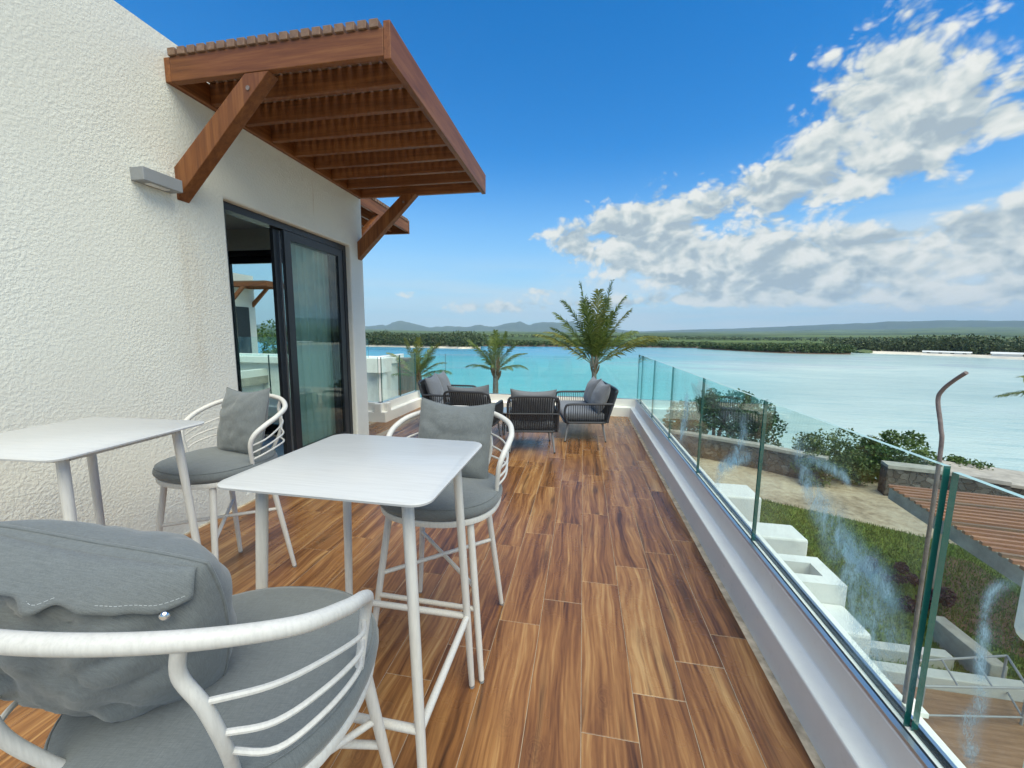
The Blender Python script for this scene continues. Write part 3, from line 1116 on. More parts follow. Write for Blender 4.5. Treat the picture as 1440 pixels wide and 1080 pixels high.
rail2 = empty('glass_balustrade', (-1, 7.235, .30))
tag(rail2, 'clear glass balustrade in front of the palms at the deck end', 'balustrade', 'frameless glass balustrades round the terrace')
XB = [-3.24, -2.62, -1.62, -.62, .22, .97]
for a, b in zip(XB[:-1], XB[1:]):
    under(glass_panel(rail2, (a + .006, 7.235), (b - .006, 7.235), .28, 1.045), rail2)
mb = MB()
mb.box(-3.18, .94, 7.185, 7.22, .3005, .31)
under(mb.build('clamp_cap', 'channel_metal', rail2), rail2)
rail3 = empty('glass_balustrade', (-3.24, 6.5, .30))
tag(rail3, 'short glass balustrade beside the house corner with dark panel edges', 'balustrade', 'frameless glass balustrades round the terrace')
for a, b in ((5.89, 6.56), (6.56, 7.22)):
    under(glass_panel(rail3, (-3.24, a + .006), (-3.24, b - .006), .28, 1.045), rail3)
mb = MB()
mb.box(-3.222, -3.187, 5.83, 7.178, .3005, .31)
under(mb.build('clamp_cap', 'channel_metal', rail3), rail3)
rail4 = empty('glass_balustrade', (-6, 5.88, .30))
tag(rail4, 'glass balustrade seen through the open door behind the house', 'balustrade', 'frameless glass balustrades round the terrace')
for a in np.arange(-9.4, -3.3, 1.02):
    under(glass_panel(rail4, (a + .006, 5.88), (min(a + 1.02, -3.26) - .006, 5.88), .28, 1.045), rail4)

# chalky residue on the panes: ribbons of dried film on the glass
def smear(panel, path, widths, label=None):
    """path given as photo pixels, laid on the pane's inner face"""
    mb = MB()
    P = []
    for (x, y) in path:
        dd = fwd * F_PX + rgt * (x - 720) - upv * (y - 540)
        xx = XG - .0105
        t = xx / dd.x
        P.append(Vector((0, 0, CAM_H)) + dd * t)
    C = catmull(P, 6)
    n_ = len(C)
    uvs = []
    for k_ in range(n_ - 1):
        for kk in (k_, k_ + 1):
            pass
        def edge(q):
            tdir = (C[min(q + 1, n_ - 1)] - C[max(q - 1, 0)]).normalized()
            nn = Vector((0, -tdir.z, tdir.y))
            wv = np.interp(q / (n_ - 1), np.linspace(0, 1, len(widths)), widths)
            return C[q] - nn * wv, C[q] + nn * wv
        a0, a1 = edge(k_)
        b0, b1 = edge(k_ + 1)
        mb.quad(a0, a1, b1, b0)
        uvs += [(0, k_ / (n_ - 1)), (1, k_ / (n_ - 1)), (1, (k_ + 1) / (n_ - 1)), (0, (k_ + 1) / (n_ - 1))]
    me = mb.mesh('residue_stain', 'residue')
    ul = me.uv_layers.new(name='UVMap')
    for i_, q in enumerate(uvs):
        ul.data[i_].uv = q
    o = bpy.data.objects.new('residue_stain', me)
    o.parent = panel
    o.matrix_parent_inverse = Matrix.Translation(-Vector(rail.location)) if False else Matrix()
    col.objects.link(o)
    return o
p_mid = panels[2]     # pane between 1.215 and 2.30
p_n = panels[1]
smear(p_mid, [(1122, 600), (1126, 640), (1140, 690), (1165, 730), (1190, 790), (1215, 850), (1238, 930), (1245, 985)], [.08, .12, .13, .18, .22, .27, .28, .22])
smear(p_mid, [(1170, 740), (1215, 790), (1245, 830), (1262, 870)], [.06, .13, .12, .06])
smear(p_mid, [(1126, 640), (1160, 655), (1185, 668), (1198, 690)], [.04, .05, .045, .03])
smear(panels[3], [(1040, 580), (1045, 610), (1030, 645), (1012, 665), (1004, 700)], [.12, .11, .10, .11, .06])
smear(panels[3], [(1060, 640), (1030, 650), (1005, 660)], [.06, .09, .06])
smear(panels[4], [(964, 545), (965, 575), (960, 600), (955, 625)], [.14, .18, .20, .15])
smear(p_n, [(1439, 818), (1412, 822), (1392, 842), (1385, 890), (1380, 930), (1378, 985), (1362, 1020), (1368, 1068), (1385, 1090)], [.02, .024, .03, .034, .034, .04, .06, .06, .05])

# ================================================================== THE HOUSE
XW = -2.77
house = empty('house', (-6, 2, 0))
tag(house, 'two-storey house with rough cream stucco walls opening onto the terrace', 'house')
def hb(name, mb_, mats, smooth=False):
    return under(mb_.build(name, mats, house, smooth), house)
WT = .22
DY0, DY1, DZ0, DZ1 = 2.735, 4.405, .085, 2.465
YE = 4.67
# terrace wall with door opening (closed solid made of butted loops)
def wall_open(name, plane, a0, a1, o0, o1, z0, z1, oz0, oz1, t, mat, axis):
    """axis 'x': wall face at x=plane, running along y, thickness towards -x; axis 'y': face at y=plane, running along x, thickness towards -y"""
    mb = MB()
    def P(a, z, dpt):
        return (plane - dpt, a, z) if axis == 'x' else (a, plane - dpt, z)
    A = [a0, o0, o1, a1]
    Zs = [z0, oz0, oz1, z1]
    for dpt in (0, t):
        for i in range(3):
            for j in range(3):
                if i == 1 and j == 1:
                    continue
                mb.quad(P(A[i], Zs[j], dpt), P(A[i + 1], Zs[j], dpt), P(A[i + 1], Zs[j + 1], dpt), P(A[i], Zs[j + 1], dpt))
    for (qa, qz), (ra, rz) in (((o0, oz0), (o0, oz1)), ((o0, oz1), (o1, oz1)), ((o1, oz1), (o1, oz0)), ((o1, oz0), (o0, oz0)),
                               ((a0, z0), (a1, z0)), ((a1, z0), (a1, z1)), ((a1, z1), (a0, z1)), ((a0, z1), (a0, z0))):
        mb.quad(P(qa, qz, 0), P(ra, rz, 0), P(ra, rz, t), P(qa, qz, t))
    o = hb(name, mb, mat)
    bm = bmesh.new()
    bm.from_mesh(o.data)
    bmesh.ops.remove_doubles(bm, verts=bm.verts, dist=1e-4)
    bmesh.ops.recalc_face_normals(bm, faces=bm.faces)
    bm.to_mesh(o.data)
    bm.free()
    md = o.modifiers.new('bevel', 'BEVEL')
    md.width = .018
    md.segments = 3
    md.limit_method = 'ANGLE'
    return o
wall_open('terrace_wall', XW, -2.5, YE, DY0, DY1, -.3, 3.36, DZ0, DZ1, WT, 'stucco', 'x')
EX0, EX1 = -4.74, -3.36
wall_open('end_wall', YE, -9.5, XW - WT - .001, EX0, EX1, -.3, 3.36, .06, 2.47, WT, 'stucco', 'y')
mb = MB()
mb.box(-9.5, XW - WT, -2.5, YE - WT, 2.72, 3.10)
hb('roof_slab', mb, 'ceiling')
mb = MB()
mb.box(-9.5, XW - WT - .002, -2.5, YE - WT - .002, -.02, .05)
hb('interior_floor', mb, 'interior_floor')
mb = MB()
mb.box(-9.6, -9.5, -2.5, YE, -.3, 3.36)
mb.box(-9.5, XW - WT - .002, -2.6, -2.5, -.3, 3.36)
hb('interior_wall', mb, 'wall_paint')
mb = MB()
mb.box(-9.5, .95, -2.6, 4.9, GZ, -.305)
mb.box(-3.2, .95, 4.9, 7.2, GZ, -.305)
hb('lower_wall', mb, 'masonry_white')

# sliding door: fixed frame and two leaves stacked at the far half
def leaf(parent, axis, plane, a0, a1, z0, z1, st=.085, d_=.035, gl='window_glass'):
    def bx(m_, p0, p1, q0, q1, r0, r1):
        if axis == 'x':
            m_.box(p0, p1, q0, q1, r0, r1)
        else:
            m_.box(q0, q1, p0, p1, r0, r1)
    mb = MB()
    bx(mb, plane - d_, plane, a0, a0 + st, z0, z1)
    bx(mb, plane - d_, plane, a1 - st, a1, z0, z1)
    bx(mb, plane - d_, plane, a0 + st, a1 - st, z0, z0 + .09)
    bx(mb, plane - d_, plane, a0 + st, a1 - st, z1 - .08, z1)
    o = under(mb.build('door_leaf', 'dark_frame', house), house)
    mb = MB()
    bx(mb, plane - d_ * .5 - .003, plane - d_ * .5 + .003, a0 + st, a1 - st, z0 + .09, z1 - .08)
    p = mb.build('pane', gl, o)
    return o
mb = MB()
fx0, fx1 = XW - .17, XW - .06
mb.box(fx0, fx1, DY0, DY0 + .055, DZ0, DZ1)
mb.box(fx0, fx1, DY1 - .055, DY1, DZ0, DZ1)
mb.box(fx0, fx1, DY0 + .055, DY1 - .055, DZ1 - .06, DZ1)
mb.box(fx0, fx1, DY0 + .055, DY1 - .055, DZ0, DZ0 + .05)
hb('door_frame', mb, 'dark_frame')
leaf(house, 'x', XW - .066, 3.42, DY1 - .058, DZ0 + .052, DZ1 - .062)
leaf(house, 'x', XW - .115, 3.34, DY1 - .14, DZ0 + .052, DZ1 - .062)
mb = MB()
mb.box(XW - .112, XW - .103, 3.405, 3.418, DZ0 + .06, DZ1 - .07)
hb('door_seal', mb, 'channel_metal')
# end door frame
fy0, fy1 = YE - .17, YE - .06
mb = MB()
mb.box(EX0, EX0 + .06, fy0, fy1, .06, 2.47)
mb.box(EX1 - .06, EX1, fy0, fy1, .06, 2.47)
mb.box(EX0 + .06, EX1 - .06, fy0, fy1, 2.40, 2.47)
mb.box(EX0 + .06, EX1 - .06, fy0, fy1, .06, .10)
hb('door_frame', mb, 'dark_frame')
leaf(house, 'y', YE - .07, EX0 + .062, EX1 - .062, .10, 2.40, .06)
# curtain hanging just inside the leaves
mb = MB()
CX = XW - .212
npt = 150
ys = np.linspace(3.62, 4.385, npt)
rows = []
for z in np.linspace(.092, 2.432, 14):
    row = []
    for i, y in enumerate(ys):
        ph = (y - 3.62) * 62 + 1.6 * math.sin(y * 9) + .25 * math.sin(z * 2)
        am = .030 + .012 * math.sin(y * 21) + .008 * (2.6 - z)
        row.append((CX + am * math.sin(ph), y + .012 * math.sin(ph * 2 + z), z))
    rows.append(row)
for r0, r1 in zip(rows[:-1], rows[1:]):
    for i in range(npt - 1):
        mb.quad(r0[i], r0[i + 1], r1[i + 1], r1[i])
cu = mb.build('curtain', 'curtain')
bm = bmesh.new(); bm.from_mesh(cu.data); bmesh.ops.remove_doubles(bm, verts=bm.verts, dist=1e-5); bm.to_mesh(cu.data); bm.free()
cu.data.shade_smooth()
tag(cu, 'white sheer curtain gathered behind the sliding door glass', 'curtain')
mb = MB()
mb.box(CX - .012, CX + .012, 2.74, 4.40, 2.430, 2.4648)
mb.build('curtain_rail', 'lamp_grey', cu)

# wall lamp
lamp = empty('wall_lamp', (XW, 2.2, 2.36))
tag(lamp, 'grey box-shaped up-and-down wall lamp on the stucco beside the timber bracket', 'wall lamp')
mb = MB()
mb.box(-.002, .10, -.115, .125, .0, .078, bev=.003)
mb.build('housing', 'lamp_grey', lamp)
mb = MB()
mb.box(.03, .075, -.06, .06, -.004, .0005)
mb.build('lens', 'lamp_lens', lamp)

# timber canopies
def canopy(name, loc, rz, length, label, proj=1.60, n_raft=9):
    """local: wall plane x=0, projecting +x, running +y from 0"""
    root = empty(name, loc, rz)
    tag(root, label, 'canopy', 'slatted timber canopies on the house')
    zb, zt = .0, .150
    def part(nm, mat, *b, bev=.004):
        m_ = MB()
        x0, x1, y0, y1, z0, z1 = b
        cx, cy, cz = (x0 + x1) / 2, (y0 + y1) / 2, (z0 + z1) / 2
        m_.box(x0 - cx, x1 - cx, y0 - cy, y1 - cy, z0 - cz, z1 - cz, bev=bev)
        o = m_.build(nm, mat, root)
        o.location = (cx, cy, cz)
        return o
    part('ledger', 'timber_y', 0, .045, 0, length, zb, zt)
    part('fascia', 'timber_y', proj - .045, proj, 0, length, zb - .02, zt + .038)
    ysr = np.linspace(.022, length - .022, n_raft)
    for i, y in enumerate(ysr):
        endr = i in (0, n_raft - 1)
        part('rafter', 'timber_x', .046, proj - .046, y - .022, y + .022, zb + (0 if endr else .012), zt)
    ns = 20
    for x in np.linspace(.075, proj - .10, ns):
        part('roof_slat', 'weathered_y', x - .028, x + .028, -.012, length + .012, zt + .001, zt + .046, bev=.003)
    for y in (.0, length - .09):
        m_ = MB()
        m_.prism([(0, -.735), (0, -.525), (.60, -.002), (.775, -.002)], 'y', y + .002, y + .088)
        o = fix_normals(m_.build('strut', 'timber_z', root))
        md = o.modifiers.new('bevel', 'BEVEL'); md.width = .004; md.segments = 2
        m_ = MB()
        m_.tube([(.62, y - .004, -.09), (.62, y + .094, -.09)], .014, 10)
        m_.build('bolt', 'rusty_rod', o)
    return root
canopy('timber_canopy', (XW, 2.36, 3.07), 0, 2.29, 'slatted brown timber canopy on two struts above the sliding door')
canopy('timber_canopy', (-2.86, YE, 3.07), R(90), 2.30, 'slatted timber canopy behind the house corner over the end door')

# ================================================================== FURNITURE
# ---- bar table
def make_table(loc, rz, label):
    root = empty('bar_table', loc, rz)
    tag(root, label, 'table', 'white bar tables on the deck')
    hx, hy, r_ = .315, .29, .05
    def outline(off):
        P = []
        for cx, cy, a0 in ((hx - r_, hy - r_, 0), (-hx + r_, hy - r_, 90), (-hx + r_, -hy + r_, 180), (hx - r_, -hy + r_, 270)):
            for k_ in range(9):
                a = R(a0 + k_ * 11.25)
                P.append((cx + math.cos(a) * (r_ + off), cy + math.sin(a) * (r_ + off)))
        return P
    mb = MB()
    mb.ring([[(x, y, z) for x, y in outline(o)] for z, o in ((1.019, -.004), (1.021, 0), (1.027, .001), (1.030, -.002))])
    mb.build('table_top', 'tabletop_white', root, smooth=R(50))
    T = [(sx * .225, sy * .205) for sx, sy in ((1, 1), (-1, 1), (-1, -1), (1, -1))]
    Fo = [(sx * .275, sy * .243) for sx, sy in ((1, 1), (-1, 1), (-1, -1), (1, -1))]
    def at(i, z):
        t = 1 - z / 1.018
        return Vector((T[i][0] + (Fo[i][0] - T[i][0]) * t, T[i][1] + (Fo[i][1] - T[i][1]) * t, z))
    for i in range(4):
        mb = MB()
        mb.tube([at(i, z) for z in (1.018, .9, .6, .32, .12, .012)], [.0165, .0165, .0155, .0145, .013, .0115], 14)
        lg = mb.build('leg', 'chair_white', root, smooth=SM)
        mb = MB()
        mb.tube([at(i, .0125), at(i, 0.0)], .0105, 10)
        mb.build('foot_cap', 'leg_metal', lg, smooth=SM)
    for i in range(4):
        a, b = at(i, .325), at((i + 1) % 4, .325)
        mb = MB()
        mb.tube([a, a.lerp(b, .5), b], .0125, 10)
        mb.build('stretcher', 'chair_white', root, smooth=SM)
    for i in range(4):
        a, b = at(i, 1.0), at((i + 1) % 4, 1.0)
        d_ = (b - a).normalized()
        mb = MB()
        nn = Vector((-d_.y, d_.x, 0)) * .011
        pts = []
        for z in (.992, 1.0185):
            pts.append([a + d_ * .015 - nn + Vector((0, 0, z - 1)), b - d_ * .015 - nn + Vector((0, 0, z - 1)), b - d_ * .015 + nn + Vector((0, 0, z - 1)), a + d_ * .015 + nn + Vector((0, 0, z - 1))])
        mb.ring(pts)
        fix_normals(mb.build('apron_bar', 'chair_white', root))
    return root
make_table((-.68, 1.150, 0), R(0), 'white square bar table out on the deck between two bar chairs')
make_table((-2.0, 1.20, 0), R(4), 'white square bar table pushed near the stucco wall')

# ---- pillows
def pillow_mesh(name, w, h, t, mat, seed, res=34, sag=.0, pinch=.09, wr=.010, rnd=.0):
    """upright pillow: width along x, height along z, thickness along y, centre at origin"""
    mb = MB()
    vid = {}
    def outline(u, v):
        x = u * w / 2 * (1 - pinch * (1 - abs(v) ** 1.6) * abs(u) ** 3 * .8) * (1 - rnd * v * v)
        z = v * h / 2 * (1 - pinch * (1 - abs(u) ** 1.6) * abs(v) ** 3 * .8) * (1 - rnd * u * u)
        return x, z
    for side in (1, -1):
        for i in range(res + 1):
            for j in range(res + 1):
                u, v = -1 + 2 * i / res, -1 + 2 * j / res
                # denser sampling near the rim
                u, v = math.sin(u * math.pi / 2), math.sin(v * math.pi / 2)
                x, z = outline(u, v)
                prof = ((1 - abs(u) ** 2.4) * (1 - abs(v) ** 2.4)) ** .58
                y = t / 2 * prof
                # creases: pulled from corners and rim
                edge = max(abs(u), abs(v))
                nn = mnoise.fractal(Vector((x * 9, z * 9, seed + side)), 1, 2, 4)
                a = math.atan2(v, u)
                rad = math.sin(a * 9 + seed * 1.7 + 2.2 * mnoise.noise(Vector((a * 2, seed, side)))) * edge ** 3 * (1 - edge ** 6)
                cr = abs(mnoise.noise(Vector((x * 5 + seed, z * 7, side * 3)))) ** .6
                y += prof * (wr * nn * .9 + wr * .9 * rad - wr * .9 * (1 - cr) ** 3)
                z2 = z - sag * (1 - abs(u) ** 2) * max(0, v) * h * .12
                rim = edge > .9999
                key = (i, j) if rim else (i, j, side)
                if key not in vid:
                    vid[key] = len(mb.v)
                    mb.v.append((x, 0 if rim else side * y, z2))
        for i in range(res):
            for j in range(res):
                q = []
                for (a_, b_) in ((i, j), (i + 1, j), (i + 1, j + 1), (i, j + 1)):
                    q.append(vid.get((a_, b_), vid.get((a_, b_, side))))
                mb.f.append(tuple(q) if side < 0 else tuple(q[::-1]))
                mb.m.append(0)
    # rim seam
    me = mb.mesh(name, mat, smooth=True)
    return me, outline
def add_pillow(parent, loc, rot, w, h, t, mat, seed, name='back_cushion', res=34, sag=.5, **kw):
    me, outl = pillow_mesh(name, w, h, t, mat, seed, res, sag, **kw)
    o = bpy.data.objects.new(name, me)
    col.objects.link(o)
    o.parent = parent
    o.location = loc
    o.rotation_euler = rot
    mb = MB()
    P = []
    for k_ in range(120):
        s = k_ / 30
        e = int(s)
        f_ = -1 + 2 * (s - e)
        u, v = ((f_, -1), (1, f_), (-f_, 1), (-1, -f_))[e]
        x, z = outl(u, v)
        P.append((x, 0, z - sag * (1 - abs(u) ** 2) * max(0, v) * h * .12))
    mb.tube(P, .0032, 6, closed=True)
    mb.build('piping', mat, o, smooth=True)
    return o

# ---- bar chair.  local: front towards -y, seat centre at the origin
def seat_outline(rx, ry, n=40, front=.86):
    P = []
    for k_ in range(n):
        a = 2 * math.pi * k_ / n
        c, s_ = math.cos(a), math.sin(a)
        e = .86
        x = math.copysign(abs(c) ** e, c) * rx
        y = math.copysign(abs(s_) ** e, s_) * ry
        P.append((x, y))
    return P
def make_chair(loc, rz, label, pil, near=False):
    root = empty('bar_chair', loc, rz)
    tag(root, label, 'bar chair', 'white hoop-backed bar chairs with grey cushions')
    SG = 14
    zf = .675
    o1 = seat_outline(.272, .258)
    def sc(o, k_): return [(x * k_, y * k_) for x, y in o]
    mb = MB()
    mb.ring([[(x, y, z) for x, y in sc(o1, k_)] for z, k_ in ((zf - .014, .965), (zf - .011, .99), (zf + .008, 1.0), (zf + .014, .985))])
    mb.build('seat_frame', 'chair_white', root, smooth=R(50))
    mb = MB()
    secs = []
    for z, k_ in ((.0, .90), (.004, .965), (.014, 1.0), (.028, 1.008), (.044, .99), (.055, .955), (.062, .88), (.066, .7), (.068, .45), (.069, .2), (.069, .05)):
        secs.append([(x * 1.015, y * 1.01 - .004, zf + .014 + z + .003 * mnoise.noise(Vector((x * 7, y * 7, rz)))) for x, y in sc(o1, k_)])
    mb.ring(secs)
    cu_ = mb.build('seat_cushion', 'fabric_grey', root, smooth=True)
    mb = MB()
    mb.tube([(x * 1.018 * .966, y * 1.013 * .966 - .004, zf + .066) for x, y in seat_outline(.272, .258, 60)], .0022, 6, closed=True)
    mb.build('piping', 'fabric_grey', cu_, smooth=True)
    LT = {(-1, -1): (-.185, -.165), (1, -1): (.185, -.165), (1, 1): (.165, .155), (-1, 1): (-.165, .155)}
    LF = {(-1, -1): (-.258, -.245), (1, -1): (.258, -.245), (1, 1): (.235, .235), (-1, 1): (-.235, .235)}
    def at(k_, z):
        t = 1 - z / .66
        a, b = LT[k_], LF[k_]
        return Vector((a[0] + (b[0] - a[0]) * t, a[1] + (b[1] - a[1]) * t, z))
    for k_ in LT:
        mb = MB()
        mb.tube([at(k_, z) for z in (.663, .5, .3, .15, .01)], [.0150, .0150, .0142, .013, .0115], SG)
        lg = mb.build('leg', 'chair_white', root, smooth=SM)
        mb = MB()
        mb.tube([at(k_, .0105), at(k_, 0)], .0105, 10)
        mb.build('foot_cap', 'leg_metal', lg, smooth=SM)
    for a, b, z, r_ in (((-1, -1), (1, 1), .395, .0095), ((1, -1), (-1, 1), .39, .0095), ((-1, -1), (1, -1), .30, .0105)):
        mb = MB()
        p, q = at(a, z), at(b, z)
        mb.tube([p, p.lerp(q, .5), q], r_, 10)
        mb.build('footrest' if z < .35 else 'cross_bar', 'chair_white', root, smooth=SM)
    half = [(.252, .012, .676), (.262, -.006, .76), (.272, -.016, .85), (.286, .004, .903), (.300, .06, .945), (.300, .13, .978), (.262, .215, 1.012), (.150, .283, 1.042), (0, .305, 1.052)]
    path = half + [(-x, y, z) for x, y, z in half[-2::-1]]
    CP = catmull(path, 8)
    mb = MB()
    nC = len(CP)
    rr = [.0100 + .0035 * min(1, max(0, (min(k_, nC - 1 - k_) - 10) / 16)) for k_ in range(nC)]
    mb.tube(CP, rr, SG)
    mb.build('hoop_rail', 'chair_white', root, smooth=SM)
    for s_ in (1, -1):
        mb = MB()
        PP = catmull([(s_ * .150, .283, 1.040), (s_ * .138, .276, .985), (s_ * .160, .268, .93), (s_ * .168, .250, .85), (s_ * .150, .215, .76), (s_ * .125, .180, .685)], 6)
        mb.tube(PP, [.0095] * len(PP), 12)
        mb.build('rear_post', 'chair_white', root, smooth=SM)
        for k_, (zf_, zr_) in enumerate(((.872 - .03, .935), (.80, .872), (.762, .825))):
            mb = MB()
            xf = .252 + (zf_ - .676) * .12
            xr = .160 if k_ == 0 else .168 if k_ == 1 else .164
            yr = .268 if k_ == 0 else .256 if k_ == 1 else .240
            mb.tube(catmull([(s_ * xf, -.008, zf_), (s_ * (xf + .022), .06, zf_ + .024), (s_ * .272, .155, (zf_ + zr_) / 2 + .012), (s_ * .228, .222, zr_ - .016), (s_ * xr, yr, zr_)], 6), .0050, 8)
            mb.build('side_rod', 'chair_white', root, smooth=SM)
    px, py, pz, tilt, roll_, w, h, t, seed, yaw_ = pil
    bc = add_pillow(root, (px, py, pz), (tilt, roll_, yaw_), w, h, t, 'fabric_grey', seed, res=72 if near else 44, rnd=.20 if near else .03, wr=.019 if near else .013)
    return root, bc
P_std = dict
chair_mid, _ = make_chair((-.625, 1.672, 0), R(-1), 'white bar chair out on the deck with its plain cushion facing the bar table', (0, .150, .925, R(-17), R(1.5), .40, .40, .15, 1.3, 0))
chair_wall, _ = make_chair((-1.985, 1.795, 0), R(-9), 'white bar chair with a grey cushion by the stucco wall and sliding door', (.02, .135, .930, R(-15), R(-3), .40, .40, .14, 4.1, R(-4)))
chair_near, near_pil = make_chair((-.705, .640, 0), R(189), 'white bar chair with a buttoned envelope cushion tucked under the open bar table', (.155, .095, .925, R(-16), R(-13), .45, .45, .24, 8.6, R(5)), near=True)

# envelope flap on the rear of the near cushion (its +y side), stitched, with a snap button
def flap(pil, w, h, t):
    mb = MB()
    nu, nv = 60, 8
    def surf(u, v):
        prof = ((1 - abs(u) ** 2.4) * (1 - min(.999, abs(v)) ** 2.4)) ** .58
        x = u * w / 2 * (1 - .09 * (1 - abs(v) ** 1.6) * abs(u) ** 3 * .8)
        z = v * h / 2 * (1 - .09 * (1 - abs(u) ** 1.6) * abs(v) ** 3 * .8)
        x *= 1 - .20 * v * v
        z *= 1 - .20 * u * u
        z -= .5 * (1 - abs(u) ** 2) * max(0, v) * h * .12
        return Vector((x, t / 2 * prof, z))
    rows = []
    for j in range(nv + 1):
        row = []
        for i in range(nu + 1):
            u = -.93 + 1.86 * i / nu
            low = .76 + .03 * math.sin(u * 5 + 1) + .05 * mnoise.noise(Vector((u * 3, 2, 0))) - .09 * math.exp(-((u - .05) / .09) ** 2) + .06 * max(0, abs(u) - .75)
            v = .985 + (low - .985) * j / nv
            p = surf(u, v)
            p.y += .004 + .012 * (j / nv) ** 1.5 * (.6 + .6 * mnoise.noise(Vector((u * 6, 5, 0))))
            row.append(p)
        rows.append(row)
    for r0, r1 in zip(rows[:-1], rows[1:]):
        for i in range(nu):
            mb.quad(r0[i], r0[i + 1], r1[i + 1], r1[i])
    o = mb.build('closing_flap', 'fabric_grey', pil)
    bm = bmesh.new(); bm.from_mesh(o.data); bmesh.ops.remove_doubles(bm, verts=bm.verts, dist=1e-5); bm.to_mesh(o.data); bm.free()
    o.data.shade_smooth()
    md = o.modifiers.new('solid', 'SOLIDIFY'); md.thickness = .003; md.offset = 1
    st = MB()
    line = rows[nv - 2]
    for i in range(0, nu - 1):
        a = line[i].lerp(line[i + 1], .12) + Vector((0, .0042, 0))
        b = line[i].lerp(line[i + 1], .80) + Vector((0, .0042, 0))
        st.tube([a, b], .0005, 5)
    st.build('stitching', 'thread', pil)
    q = surf(-.78, .70)
    mb = MB()
    secs = []
    for dz_, r_ in ((0, .0085), (.003, .0085), (.006, .0065), (.0075, .003)):
        secs.append([(q.x + math.cos(a) * r_, q.y + .010 + dz_, q.z + math.sin(a) * r_) for a in np.linspace(0, 2 * math.pi, 20, endpoint=False)])
    mb.ring(secs)
    fix_normals(mb.build('snap_button', 'chrome', pil, smooth=SM))
flap(near_pil, .45, .45, .24)

